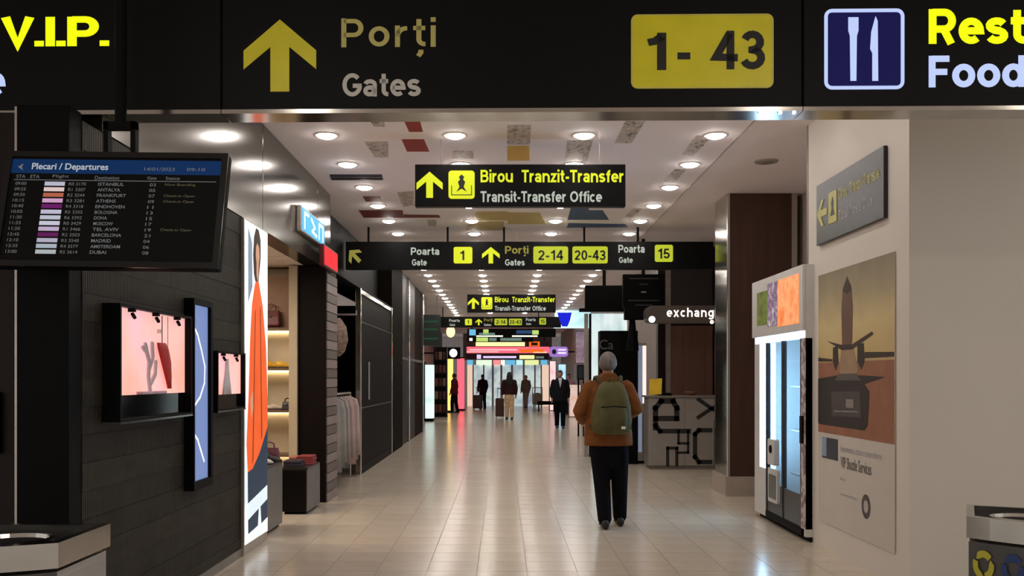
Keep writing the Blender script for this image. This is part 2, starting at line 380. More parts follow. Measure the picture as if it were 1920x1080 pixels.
def downlight(x, y, label, meshes, group):
    t = thing('downlight', label, 'ceiling lamp', (x, y, CEIL), group)
    for nm, me in zip(('lens', 'rim'), meshes):
        o = bpy.data.objects.new(nm, me); COL.objects.link(o); o.parent = t; WM[o] = WM[t]
for k in range(26):
    for i in range(4):
        if k >= 16 and i in (1, 2) and k % 2: continue
        downlight(LX[i], 9.115+1.244*k, 'glowing round downlight, %s past the big sign in the %s lamp row' % (ordn(k+1), CN[i]), LM, 'concourse downlights')
for y in (7.87, 6.63):
    for i in range(4): downlight(LX[i], y, 'round ceiling downlight hidden above the big sign', LM, 'downlights behind the big sign')
for y in (2.2, -.8):
    for x in (-1.695, 2.04, 4.2): downlight(x, y, 'unseen fill downlight added to the hall ceiling before the big sign', HM, 'added hall fill lamps')  # out-of-view lamps, added to brighten the sign front, white wall and bins
# ------------------------------------------------------------------ big overhead sign
BS = frame((0, 5.0, 0), (math.cos(math.radians(-1.0)), math.sin(math.radians(-1.0)), 0), (0, 0, 1))
def sign_panel(label, x0, x1, name='overhead_sign'):
    u0 = pp(BS, x0, 100)[0]; u1 = pp(BS, x1, 100)[0]; vb = pp(BS, 960, 211)[1]; vt = 3.62
    c = BS @ Vector(((u0+u1)/2, vb, 0))
    t = thing(name, label, 'sign', c, M=BS)
    m = MB(BS); m.box(u0+.004, vb+.02, -.16, u1-.004, vt, 0, .008); m.build('housing', M_black, t)
    m = MB(BS); m.box(u0+.002, vb, -.17, u1-.002, vb+.022, .006); m.build('bottom_trim', M_chrome, t)
    for u in (u0+.3, u1-.3):
        MB(BS).box(u-.02, vt, -.1, u+.02, CEIL, -.06).build('hanger', M_blk2, t)
    return t
def let(t, M, st, px, m, d=.0015, bold=.012, name='lettering', w=.18, gap=.06):
    k = 0; n = 0
    for ch in st+' ':
        if ch == ' ':
            if n: sans(MB(M), st, rp(M, *px), d, w, gap, k).build(name, m, t)
            k += 1; n = 0
        else: n += 1
t = sign_panel('left panel of the big black overhead sign with glowing yellow V.I.P.', -420, 415)
let(t, BS, 'V.I.P.', (2, 30, 205, 97), E_yel2, w=.22, gap=.05); let(t, BS, 'e', (-24, 136, 11, 178), E_blu, bold=.02)
t = sign_panel('middle panel of the big black overhead sign reading Gates 1-43 with an up arrow', 415, 1505)
MB(BS).prism(arrow_pts(rp(BS, 457, 37, 593, 172)), 0, .004).build('arrow', M_plate, t)
let(t, BS, 'Porți', (640, 33, 817, 108), M_plate2, w=.15, gap=.12); let(t, BS, 'Gates', (642, 137, 789, 181), M_wlet, bold=.02)
r = rp(BS, 1183, 27, 1450, 166)
pl = MB(BS).rrect(*r, .035, 0, .004).build('number_plate', M_plate, t)
MB(BS).ring(*r, .035, .008, .004, .006).build('plate_border', mat('pale yellow border', 'd8d060', .4), pl)
for st_, q in (('1', (1213, 62, 1249, 132)), ('-', (1270, 99, 1294, 112)), ('43', (1330, 58, 1434, 131))): sans(MB(BS), st_, rp(BS, *q), .0055, .19).build('numeral', M_ink, pl)
t = sign_panel('right panel of the big black overhead sign with fork and knife pictogram', 1505, 2340)
r = rp(BS, 1545, 17, 1695, 168)
ic = MB(BS).rrect(*r, .04, 0, .003).build('pictogram', em('backlit navy', '1c1a58', .55), t)
MB(BS).ring(*r, .04, .018, .003, .006).build('border', E_blu, ic)
def uv(M, pts): return [pp(M, *p) for p in pts]
MB(BS).prism(uv(BS, [(1590,33),(1609,33),(1609,58),(1606,68),(1605,152),(1594,152),(1593,68),(1590,58)]), .003, .006).build('fork', E_blu, ic)
MB(BS).prism(uv(BS, [(1641,31),(1645,40),(1646,152),(1635,152),(1635,100),(1631,92),(1633,60)]), .003, .006).build('knife', E_blu, ic)
let(t, BS, 'Rest', (1741, 16, 1921, 85), E_yel2, w=.21); let(t, BS, 'Food', (1741, 104, 1922, 164), E_blu, w=.2)
t = thing('spotlight_strip', 'row of three tiny bright lamps under the right end of the big sign', 'lamp', px_at(1458, 210, 5.02))
for k, x in enumerate((1425, 1462, 1488)):
    p = px_at(x, 210, 5.0)
    MB().cyl((p.x, p.y, p.z+.012), (p.x, p.y, p.z-.006), .014).build('housing', M_steel, t)
    MB().ball((p.x, p.y-.006, p.z-.004), .010).build('bulb', em('tiny lamp', 'e8f4ff', 8, 0), t, smooth=True)
# ------------------------------------------------------------------ hanging signs
E_wlet2 = em('backlit sign white', 'c8d0c4', .65); E_plt = em('backlit plate', 'c8d436', .7); E_dim = em('dim backlit yellow', 'a8a04a', .55)
def pict(t, M, r):
    ic = MB(M).rrect(*r, (r[2]-r[0])*.12, .002, .005).build('pictogram', E_yel, t)
    u0, v0, u1, v1 = r; w = u1-u0; h = v1-v0
    q = lambda a, b: (u0+a*w, v0+b*h)
    MB(M).prism([q(.3,.25), q(.42,.42), q(.36,.6), q(.44,.68), q(.4,.78), q(.5,.86), q(.6,.78), q(.56,.68), q(.64,.6), q(.58,.42), q(.7,.25), q(.5,.36)], .005, .007).build('figure', M_ink, ic)
    MB(M).stroke([q(.12,.46), q(.12,.14), q(.88,.14), q(.88,.46)], w*.03, .005, .007).build('desk_line', M_ink, ic)
def office_sign(Y, x0, x1, y0, y1, label, tp):
    M = front(Y); r = rp(M, x0, y0, x1, y1); cx = (r[0]+r[2])/2
    t = thing('hanging_sign', label, 'sign', (cx, Y, r[1]))
    MB(M).box(r[0], r[1], -.10, r[2], r[3], 0, .006).build('housing', M_black, t)
    for u in (r[0]+.25, r[2]-.25): MB().cyl((u, Y+.05, r[3]), (u, Y+.05, CEIL), .003, n=6).build('cable', M_grey, t)
    sx = (x1-x0)/395.; q = lambda a, b, c, d: (x0+(a-778)*sx, y0+(b-308)*(y1-y0)/79., x0+(c-778)*sx, y0+(d-308)*(y1-y0)/79.)
    MB(M).prism(arrow_pts(rp(M, *q(781, 322, 830, 371))), .0, .004).build('arrow', E_yel, t)
    pict(t, M, rp(M, *q(841, 320, 890, 373)))
    let(t, M, 'Birou  Tranzit-Transfer', q(901, 318, 1169, 342), E_yel, .0015, .02); let(t, M, 'Transit-Transfer Office', q(901, 358, 1129, 379), E_wlet2, .0015, .02)
office_sign(9.26, 778, 1173, 308, 387, 'nearest hanging black sign reading Birou Tranzit-Transfer with arrow and pictogram', 0)
office_sign(24.4, 876, 1042, 552, 586, 'small distant hanging black sign repeating the transit office wording', 0)
def gate_sign(Y, x0, x1, y0, y1, label, full=True, rods=()):
    M = front(Y); r = rp(M, x0, y0, x1, y1)
    t = thing('hanging_sign', label, 'sign', ((r[0]+r[2])/2, Y, r[1]))
    MB(M).box(r[0], r[1], -.12, r[2], r[3], 0, .006).build('housing', M_black, t)
    for p in rods:
        u = pp(M, p, 440)[0]; MB().cyl((u, Y+.06, r[3]), (u, Y+.06, CEIL), .017, n=8).build('hanger', M_blk2, t)
    X0_, X1_, Y0_, Y1_ = (650, 1338, 453, 505)
    sx = (x1-x0)/688. if full else (x1-x0)/688.
    q = lambda a, b, c, d: (x0+(a-650)*sx, y0+(b-453)*(y1-y0)/52., x0+(c-650)*sx, y0+(d-453)*(y1-y0)/52.)
    MB(M).prism(arrow_pts(rp(M, *q(653, 465, 681, 495)), 45), 0, .003).build('arrow', E_dim, t)
    MB(M).prism(arrow_pts(rp(M, *q(905, 463, 938, 494))), 0, .003).build('arrow', E_yel, t)
    let(t, M, 'Poarta', q(772, 464, 825, 478), E_wlet2, bold=.02); let(t, M, 'Gate', q(774, 486, 802, 498), E_wlet2, bold=.02)
    let(t, M, 'Porți', q(948, 461, 992, 481), E_dim, bold=.015); let(t, M, 'Gates', q(948, 486, 985, 498), E_wlet2, bold=.02)
    let(t, M, 'Poarta', q(1160, 459, 1209, 474), E_wlet2, bold=.02); let(t, M, 'Gate', q(1161, 482, 1187, 493), E_wlet2, bold=.02)
    for st, bx, tx in (('1', (852, 463, 887, 494), (864, 470, 872, 488)), ('2-14', (1001, 462, 1066, 494), (1010, 469, 1057, 488)), ('20-43', (1074, 462, 1140, 494), (1078, 469, 1136, 488)), ('15', (1228, 459, 1262, 491), (1234, 466, 1256, 485))):
        rr = rp(M, *q(*bx)); pl = MB(M).rrect(*rr, .03, 0, .004).build('number_plate', E_plt if st != '1' else E_yel, t)
        sans(MB(M), st, rp(M, *q(*tx)), .0055, .17).build('numeral', M_ink, pl)
gate_sign(14.65, 648, 1338, 453, 505, 'long black hanging sign with gate numbers 1, 2-14, 20-43 and 15', True, (690, 839, 945, 1096, 1197))
gate_sign(31.3, 797, 1052, 594, 614, 'far small black hanging sign with rows of gate numbers', True, (830, 1010))
# ------------------------------------------------------------------ left side
def ribbed(name, a, b):
    m = mat(name, a, .6, var=.3, scale=4, stretch=(1, 1, 3), spec=.25); nt = m.node_tree; N = nt.nodes; L = nt.links; bs = N['Principled BSDF']
    tc = N.new('ShaderNodeTexCoord'); wv = N.new('ShaderNodeTexWave'); wv.bands_direction = 'Y'; wv.inputs['Scale'].default_value = 14.; wv.inputs['Distortion'].default_value = 0
    L.new(tc.outputs['Object'], wv.inputs[0]); bp = N.new('ShaderNodeBump'); bp.inputs['Strength'].default_value = .7; bp.inputs['Distance'].default_value = .006
    L.new(wv.outputs['Fac'], bp.inputs['Height']); L.new(bp.outputs[0], bs.inputs['Normal']); return m
M_slats = [ribbed('dark ribbed timber %d' % i, c, 0) for i, c in enumerate(('2e2a1e', '262217', '29251b'))]
wl = struct('wall_left', MB().box(XL-.25, 4.97, 0, XL-.012, 8.75, 2.846), M_dbrown, 'dark ribbed timber clad wall along the left of the concourse')
n = 19; hgt = 2.846/n
pm = {}
for k in range(n):
    z0 = k*hgt
    o = MB().box(XL-.012, 4.97, z0+.001, XL-.0015*(k % 3), 8.75, z0+hgt-.001).build('plank', M_slats[k % 3], wl)
struct('baseboard_left', MB().box(XL, 4.97, 0, XL+.012, 8.75, .07), mat('steel skirting', '8a857c', .35, .7), 'low metal skirting at the foot of the timber wall')
M_fas = mat('dark polished metal fascia', '5c5851', .17, .85, var=.06, scale=2, stretch=(1, .3, 4))
t = thing('shop_fascia', 'tall polished grey metal fascia above the left shop front', 'fascia', (XL-.1, 8.5, 2.85))
for a, b in ((5.22, 8.69), (8.70, 11.25), (11.26, 12.1)):
    MB().box(XL-.2, a, 2.852, XL, b, CEIL-.003, .004).build('panel', M_fas, t)
# black post and brown panel wall by the hall
wlh = struct('wall_hall_left', MB().box(-7, 4.95, 0, -2.5, 5.2, 2.882), M_dbrown, 'dark brown panelled wall at the left edge')
t = thing('black_post', 'broad matt black post between brown panel and timber wall', 'post', (-2.34, 4.9, 0))
MB().box(-2.47, 4.82, 0, XL-.005, 4.968, 2.885, .006).build('shaft', M_blk2, t)
MB().box(-2.495, 4.85, 0, -2.47, 4.95, 2.885).build('edge_strip', M_steel, t)
t = thing('wall_screen', 'thin bluish lit screen at the extreme left edge of the picture', 'screen', (-2.75, 4.94, 1.1))
M = front(4.95); r = rp(M, -120, 735, 5, 850)
MB(M).box(r[0], r[1], 0, r[2], r[3], .03, .004).build('frame', M_blk2, t)
MB(M).box(r[0]+.002, r[1]+.01, .03, r[2]-.002, r[3]-.01, .034).build('display', em('blue screen', '6a74b0', .5), t)
# display case -------------------------------------------------------------
def case(label, y0, y1, z0, z1, xf, zlit, spots):
    t = thing('display_case', label, 'display case', (XL, (y0+y1)/2, z0))
    M = leftw(xf); d = -(xf-XL); fr = .02
    m = MB(M)
    m.box(y0, z0, d, y0+fr, z1, 0); m.box(y1-fr, z0, d, y1, z1, 0); m.box(y0+fr, z1-fr*.7, d, y1-fr, z1, 0); m.box(y0+fr, z0, d, y1-fr, z0+.014, 0)
    m.build('frame', M_blk2, t)
    MB(M).box(y0, z0-.012, d, y1, z0, .002).build('sill', M_chrome, t)
    bk = MB(M).box(y0+fr, zlit, d+.002, y1-fr, z1-fr*.7, d*.45).build('back_panel', printmat('lit pink case '+label[:5], ('f0bcd0', 'f4b8b0', 'eaa088'), 1.6, emis=.85), t)
    MB(M).box(y0+fr, z0+.014, d+.002, y1-fr, zlit, d*.45).build('lower_panel', mat('dark mirror', '14110f', .08, .4), t)
    for k in range(spots):
        u = y0+(y1-y0)*(k+.6)/(spots+.2); m = MB(M); m.box(u-.012, z1-fr*.7-.02, d*.44, u+.012, z1-fr*.7, d*.05); m.cyl((u, z1-.045, d*.22), (u+.035, z1-.065, d*.22), .011, n=8); m.build('spot_lamp', M_blk2, t)
    return t, M, d
t, M, d = case('larger pink lit display case with a red pouch and white branch', 5.21, 6.42, 1.254, 1.91, -2.10, 1.40, 3)
# what hangs in it
o = thing('display_pouch', 'slim red tasselled pouch hanging in the larger pink display case', 'pouch', M @ Vector((5.95, 1.46, d*.25)))
m = MB(M); m.loft([[(u+w*math.cos(a), z, d*.22+.014*math.sin(a)) for a in [2*math.pi*i/12 for i in range(12)]] for u, z, w in ((6.04, 1.43, .012), (6.02, 1.50, .05), (5.98, 1.60, .085), (5.93, 1.68, .09), (5.90, 1.715, .07))])
m.build('pouch', mat('red fabric', 'c02420', .6, bump=.3, scale=30), o, smooth=True)
MB(M).cyl((5.91, 1.71, d*.22), (5.91, 1.885, d*.22), .003, n=6).cyl((6.02, 1.6, d*.25), (6.02, 1.885, d*.25), .002, n=6).build('cord', M_blk2, o)
MB(M).box(5.885, 1.775, d+.04, 5.915, 1.80, d*.22).build('tag', mat('white card', 'e8e4dc'), o)
o = thing('display_branch', 'white twig ornament standing beside the red pouch in the case', 'ornament', M @ Vector((5.75, 1.41, d*.25)))
m = MB(M)
for pts in ([(5.72,1.41),(5.69,1.5),(5.70,1.6),(5.64,1.70)], [(5.70,1.55),(5.76,1.62),(5.75,1.71)], [(5.70,1.6),(5.66,1.65),(5.60,1.68)], [(5.72,1.46),(5.80,1.52),(5.81,1.60)]):
    m.limb([(a, b, d*.25) for a, b in pts], [.012]*len(pts), 8)
m.build('twig', mat('white plaster', 'd8d0d8', .6), o, smooth=True)
MB(M).box(5.55, 1.401, d*.44, 5.95, 1.418, d*.05, .004).build('foot', mat('pale pink plinth', 'd8b8c8', .5), o)
t, M, d = case('smaller pink lit display case beside the orange light box', 7.06, 7.82, 1.25, 1.70, -2.12, 1.37, 2)
o = thing('display_dress', 'white pointed ornament standing in the smaller pink case', 'ornament', M @ Vector((7.35, 1.37, d*.25)))
MB(M).loft([[(7.36+w*math.cos(a), z, d*.25+.014*math.sin(a)) for a in [2*math.pi*i/10 for i in range(10)]] for z, w in ((1.371, .12), (1.46, .09), (1.55, .045), (1.645, .012))]).build('cone', mat('white plaster', 'd8d0d8', .6), o, smooth=True)
# tall blue light panel
t = thing('wall_light', 'tall narrow blue light panel with white lightning lines between the cases', 'light panel', (XL, 6.76, .71))
M = leftw(-2.13); d = -.07; y0, y1, z0, z1 = 6.55, 6.98, .715, 2.05
m = MB(M); m.box(y0, z0, d, y0+.02, z1, 0); m.box(y1-.05, z0, d, y1, z1, 0); m.box(y0+.02, z1-.04, d, y1-.05, z1, 0); m.box(y0+.02, z0, d, y1-.05, z0+.06, 0)
m.build('frame', M_blk2, t)
pn = MB(M).box(y0+.02, z0+.06, d+.01, y1-.05, z1-.04, -.025).build('panel', em('periwinkle light', '8ca4e0', .62, .1, 2), t)
for q in ([(6.58, 1.88), (6.70, 1.80), (6.78, 1.70), (6.86, 1.58), (6.85, 1.46), (6.75, 1.36), (6.62, 1.30), (6.58, 1.27)], [(6.60, 1.12), (6.70, 1.06), (6.77, .98), (6.84, .90)]): MB(M).stroke(q, .016, -.025, -.022).build('lightning_line', em('white line', 'f4f6ff', 1.1), pn)
# orange light box on the wall end
t = thing('light_box', 'tall bright light box poster with a figure in an orange robe', 'light box', (XL, 8.36, 0))
M = leftw(XL+.032)
MB(M).box(7.96, .0, -.03, 8.75, 2.84, -.004).build('casing', M_steel, t)
def lp(px, py): return pp(M, px, py)
pn = MB(M).box(7.985, .09, -.004, 8.745, 2.83, 0).build('panel', printmat('lit poster white', ('dfe8ee', 'c4d4dc', 'f0f4f6', 'a8b8c0'), 2.5, emis=1.0), t)
def lv(b, nm): return .82+(b-.655)*.58 if ('hair' in nm or 'face' in nm) else (b*.94 if b <= .235 else .22+(b-.235)*1.37)
def lpoly(nm, pts, m, d):
    pts = [(a, min(lv(b, nm), .995)) for a, b in pts]
    MB(M).prism([(7.985+a*.76, .09+b*2.74) for a, b in pts], d, d+.001).build(nm, m, pn)
E_or = em('lit orange print', 'f0602c', 1.0, .25, 5); E_nv = em('lit navy print', '38465a', .6, .35, 9); E_pp = em('lit pale print', 'dfeef4', 1.0, .1)
lpoly('printed_backdrop', [(.12,.62),(.30,.66),(.28,.76),(.18,.78),(.12,.79)], em('lit grey blue print', '8c9cac', .8, .3, 6), .0006)
lpoly('printed_robe', [(.40,.665),(.50,.69),(.60,.67),(.76,.62),(.92,.52),(.99,.40),(.99,.33),(.86,.31),(.60,.27),(.30,.24),(.10,.235),(.05,.30),(.14,.42),(.20,.54),(.28,.62)], E_or, .001)
lpoly('printed_trousers', [(.10,.235),(.30,.245),(.60,.27),(.99,.33),(.99,.05),(.70,.04),(.62,.16),(.54,.04),(.12,.03)], E_nv, .0008)
lpoly('printed_text_block', [(.06,.075),(.97,.115),(.97,.165),(.06,.13)], E_pp, .002)
lpoly('printed_hair', [(.36,.70),(.33,.80),(.37,.90),(.46,.955),(.58,.95),(.66,.90),(.66,.80),(.60,.72),(.56,.66),(.42,.66)], em('lit hair print', '4a382e', .5, .3, 14), .0012)
lpoly('printed_face', [(.47,.765),(.44,.80),(.45,.85),(.51,.875),(.59,.855),(.61,.80),(.57,.76),(.56,.70),(.52,.655),(.47,.70)], em('lit skin print', 'd8a080', .8, .15, 12), .002)
lpoly('printed_fold', [(.62,.62),(.66,.61),(.74,.31),(.68,.30)], em('lit robe fold', 'b04820', .7, .2), .0022)
lpoly('printed_fold', [(.40,.60),(.44,.61),(.34,.26),(.28,.25)], em('lit robe fold', 'b04820', .7, .2), .0022)
lpoly('printed_hand', [(.20,.40),(.30,.42),(.33,.38),(.24,.355)], em('lit skin print', 'd8a080', .8), .0026)
# fascia light signs
M = leftw(XL+.06)
t = thing('shop_sign', 'glowing pale blue sign mounted on the metal fascia', 'sign', (XL+.03, 10.7, 3.08))
MB(M).box(10.1, 3.06, -.06, 11.42, 3.34, -.004, .01).build('casing', M_steel, t)
pn = MB(M).box(10.13, 3.08, -.004, 11.39, 3.32, 0).build('panel', em('sky blue light', '4fb4f0', 1.0, .2, 3), t)
for q in ([(10.25, 3.12), (10.25, 3.28), (10.45, 3.28)], [(10.6, 3.27), (10.8, 3.2), (10.65, 3.14), (10.9, 3.12)], [(11.05, 3.12), (11.05, 3.28), (11.28, 3.28), (11.28, 3.12)]): MB(M).stroke(q, .03, 0, .003).build('lettering', em('white neon', 'f0fbff', 2.0), pn)
M = leftw(XL+.15)
t = thing('shop_sign', 'small glowing red sign at the end of the metal fascia', 'sign', (XL+.03, 11.3, 2.85))
MB(M).box(10.9, 2.79, -.06, 11.8, 3.04, -.004, .01).build('casing', mat('red casing', '5a0c0c', .4), t)
MB(M).box(10.92, 2.81, -.004, 11.78, 3.02, 0).build('panel', em('red light', 'f02030', 1.0, .2, 3), t)
# ------------------------------------------------------------------ first shop interior
M_beige = mat('beige shop panel', 'b8a88c', .5, var=.06)
struct('wall_shop_back', MB().box(-6, 11.75, 0, -2.47, 12.0, 2.846), M_beige, 'beige rear partition inside the left shop')
struct('wall_shop_side', MB().box(-6.1, 5.3, 0, -6, 12, 2.85), M_beige, 'far inner wall of the left shop')
struct('ceiling_shop', MB().box(-6, 5.3, 2.852, XL-.205, 12, 2.95), mat('shop ceiling', 'e0cfc0', .7), 'pale ceiling inside the left shop')
al = bpy.data.lights.new('shop_fill_light', 'AREA'); al.energy = 90; al.size = 1.6; al.color = (1, .82, .66); ao = bpy.data.objects.new('shop_fill_light', al); COL.objects.link(ao); ao.location = (-3.9, 9.6, 2.83)  # warm fill without a fixture, added to light the shop interior
t = thing('dark_portal', 'dark brown portal slab beside the shop opening with a striped edge', 'portal', (-2.28, 11.7, 0))
MB().box(-2.46, 11.4, 0, -2.125, 12.1, 2.848, .004).build('slab', mat('near black brown', '120b08', .5, spec=.12), t)
k = 0
for z in [i*.115 for i in range(25)]:
    if z+.11 > 2.84: break
    MB().box(-2.125, 11.42, z+.004, -2.112, 12.1, z+.108).build('stripe', mat('grey mauve stripe %d' % (k % 2), ('8c7c78', '6a5c58')[k % 2], .5), t); k += 1
t = thing('shelf_unit', 'beige shelf unit with lit niches inside the left shop', 'shelves', (-3.05, 11.6, 0))
zs = (.58, 1.11, 1.616, 2.10)
MB().box(-3.62, 11.70, 0, -2.52, 11.74, 2.84).build('back', mat('cream shelf back', 'd8c8a8', .5, var=.04), t)
for x in (-3.62, -3.08, -2.54): MB().box(x-.02, 11.35, 0, x+.02 if x < -2.6 else -2.463, 11.70, 2.84).build('upright', M_beige, t)
for z in zs:
    MB().box(-3.60, 11.36, z-.03, -2.56, 11.70, z).build('shelf', mat('shelf edge', '6a5440', .4), t)
    MB().box(-3.58, 11.66, z-.045, -2.57, 11.69, z-.031).build('light_strip', em('warm led strip', 'ffe2b8', 7, 0), t)
MB().box(-3.60, 11.50, 2.10, -2.56, 11.699, 2.72).build('top_panel', mat('tan shop panel', '8a6a50', .5), t)
# goods ----------------------------------------------------------------------
def shoe(p, L, col, label, yaw=0., hi=1., parent=None):
    c, s_ = math.cos(yaw), math.sin(yaw); w = L*.18
    t = thing('shoe', label, 'shoe', p)
    def ring(u, wd, h, zb=0.0):
        return [(p[0]+u*c*L-(wd*math.cos(a))*s_, p[1]+u*s_*L+(wd*math.cos(a))*c, p[2]+.012+zb+max(0, math.sin(a))*h) for a in [2*math.pi*i/12 for i in range(12)]]
    MB().loft([ring(-.5, w*.4, .3*L*hi), ring(-.42, w*.7, .38*L*hi), ring(-.15, w*.75, .36*L*hi), ring(.1, w*.9, .24*L), ring(.35, w, .16*L), ring(.5, w*.6, .08*L)]).build('upper', mat('shoe '+col, col, .45), t, smooth=True)
    def flat(u, wd): return [(p[0]+u*c*L-sg*wd*s_, p[1]+u*s_*L+sg*wd*c) for sg in (-1, 1)]
    A = [flat(u, wd) for u, wd in ((-.52, w*.6), (-.3, w*.8), (.1, w*.95), (.4, w*1.0), (.53, w*.5))]
    pts = [a[0] for a in A]+[a[1] for a in A[::-1]]
    MB().prism(pts, p[2], p[2]+.014).build('sole', mat('shoe sole', '3a302a', .6), t)
def bag(p, w, dp, h, col, label):
    t = thing('handbag', label, 'bag', p)
    MB().loft([[(p[0]+sx*w/2*k, p[1]+sy*dp/2*k2, p[2]+z) for sx, sy in ((-1,-.7),(-.85,-1),(.85,-1),(1,-.7),(1,.7),(.85,1),(-.85,1),(-1,.7))] for z, k, k2 in ((0, .96, .9), (h*.1, 1, 1), (h*.6, .96, .8), (h, .86, .4))]).build('body', mat('bag '+col, col, .45), t, smooth=False)
    MB().limb([(p[0]-w*.25, p[1], p[2]+h*.96), (p[0]-w*.22, p[1], p[2]+h*1.3), (p[0], p[1], p[2]+h*1.42), (p[0]+w*.22, p[1], p[2]+h*1.3), (p[0]+w*.25, p[1], p[2]+h*.96)], [.008]*5, 8).build('handle', mat('bag '+col, col), t, smooth=True)
    MB().box(p[0]-w*.08, p[1]-dp*.46, p[2]+h*.55, p[0]+w*.08, p[1]-dp*.40, p[2]+h*.68).build('clasp', M_chrome, t)
def folded(p, w, dp, h, col, label):
    t = thing('folded_garment', label, 'garment', p); k = max(2, int(h/.025))
    for i in range(k): MB().box(p[0]-w/2, p[1]-dp/2, p[2]+i*h/k, p[0]+w/2-.008*(i % 2), p[1]+dp/2, p[2]+(i+1)*h/k-.002, .008).build('layer', mat('cloth '+col, col, .8, bump=.2, scale=20), t)
bag(px_at(509, 612, 11.45)*1 + Vector((0, 0, 0)), .22, .12, .19, '5a1814', 'dark red handbag on the top shelf of the lit unit')
bpy.context.view_layer.update()
def shelfp(px, z, Y=11.5): return Vector(((px-VX)*Y/F, Y, z))
shoe(shelfp(512, 1.616), .2, 'd8a020', 'yellow shoe on the third lit shelf, left of two', .3); shoe(shelfp(534, 1.616), .2, 'e0b030', 'yellow shoe on the third lit shelf, right of two', .2)
shoe(shelfp(503, 1.11), .16, 'd8ccc0', 'white shoe at the left of the second lit shelf', .4); shoe(shelfp(520, 1.11), .16, 'c8b8a8', 'cream shoe in the middle of the second lit shelf', .4); bag(shelfp(539, 1.11), .12, .09, .1, '1c1614', 'small black bag at the right of the second lit shelf')
def plinth(label, x0, x1, y0, y1, h):
    t = thing('display_plinth', label, 'plinth', ((x0+x1)/2, (y0+y1)/2, 0))
    MB().box(x0, y0, .03, x1-.012, y1, h-.03).build('body', mat('black plinth lacquer', '0c0807', .45, spec=.15), t)
    MB().box(x1-.012, y0, .03, x1, y1, h-.03).build('side_panel', mat('grey plinth side', '6c6a68', .4, .3), t)
    MB().box(x0, y0, h-.03, x1, y1, h, .004).build('top', mat('plinth top', '2a2624', .3), t)
    MB().box(x0+.03, y0+.03, 0, x1-.03, y1-.03, .03).build('foot', M_blk2, t)
plinth('grey sided display plinth right behind the orange light box', -2.75, -2.24, 8.98, 9.64, .655)
plinth('lower black display plinth with red goods, next to the dark portal', -2.43, -2.14, 10.4, 11.1, .515)
P = [(-2.36, 9.25, 'd8d0c8', 'white shoe at the front of the grey plinth'), (-2.33, 9.48, '1c1820', 'black shoe at the back of the grey plinth'), (-2.52, 9.3, 'c8b8b0', 'pale shoe on the grey plinth beside the white one')]
for x, y, c, l in P: shoe(Vector((x, y, .655)), .24, c, l, random.uniform(-.3, .6), 1.2)
bag(Vector((-2.35, 9.56, .655)), .2, .09, .14, '6a3a48', 'mauve handbag on the grey plinth')
folded(Vector((-2.32, 10.56, .515)), .2, .22, .07, '2a2030', 'dark folded garment on the low black plinth')
folded(Vector((-2.24, 10.86, .515)), .18, .24, .10, '8a3434', 'red folded garment on the low black plinth')
folded(Vector((-2.38, 10.86, .515)), .09, .2, .09, 'a86858', 'dusty pink folded garment on the low black plinth')
# ------------------------------------------------------------------ second shop front, black glass
M_bglass = mat('black glass', '020202', .5, var=.1, spec=.04)
struct('wall_left_far', MB().box(XL-.3, 18.8, 0, XL, 20.8, CEIL), mat('dark olive brown', '1c1912', .7, spec=.02), 'dark stretch of wall after the black glass shop front')
t = thing('shop_fascia', 'black fascia above the second shop front', 'fascia', (XL-.1, 15, 2.75))
MB().box(XL-.5, 12.102, 2.90, XL-.26, 18.795, CEIL-.003, .004).build('panel', M_blk2, t); MB().box(XL-.5, 12.102, 2.878, XL, 18.795, 2.90).build('soffit', M_blk2, t)
struct('wall_shop_two_back', MB().box(-5, 18.5, 0, XL-.22, 18.7, 2.9), M_blk2, 'black rear wall of the second left shop')
struct('wall_shop_two_side', MB().box(-5.1, 12.1, 0, -5, 18.7, 2.9), M_blk2, 'black side wall of the second left shop')
t = thing('storefront', 'black glass shop front with chrome posts on the left', 'shop front', (XL, 16.7, 0))
MB().box(XL-.03, 14.66, .12, XL-.01, 18.72, 2.86).build('pane', M_bglass, t)
MB().box(XL-.04, 14.66, 0, XL+.005, 18.72, .12).build('kick_plate', M_blk2, t)
for y in (14.55, 18.65): MB().box(XL-.06, y, 0, XL+.02, y+.1, 2.875, .004).build('post', M_chrome, t)
MB().box(XL-.05, 14.65, 2.80, XL+.01, 18.65, 2.86).build('top_rail', M_chrome, t)
for z in (2.36, 1.02): MB().box(XL-.012, 14.66, z, XL+.004, 18.65, z+.012).build('rail', M_grey, t)
MB().cyl((XL+.06, 15.15, 1.15), (XL+.06, 15.15, 1.75), .02).build('handle', M_steel, t)
t = thing('garment_rail', 'low clothes rail with grey and pink garments at the second shop', 'clothes rail', (XL-.1, 13.4, 0))
for y in (12.35, 14.3): MB().cyl((XL-.1, y, .03), (XL-.1, y, 1.28), .014).build('post', M_steel, t)
for y in (12.35, 14.3): MB().box(XL-.22, y-.03, 0, XL+.02, y+.03, .03).build('foot', M_steel, t)
MB().cyl((XL-.1, 12.35, 1.27), (XL-.1, 14.3, 1.27), .014).build('rail', M_steel, t)
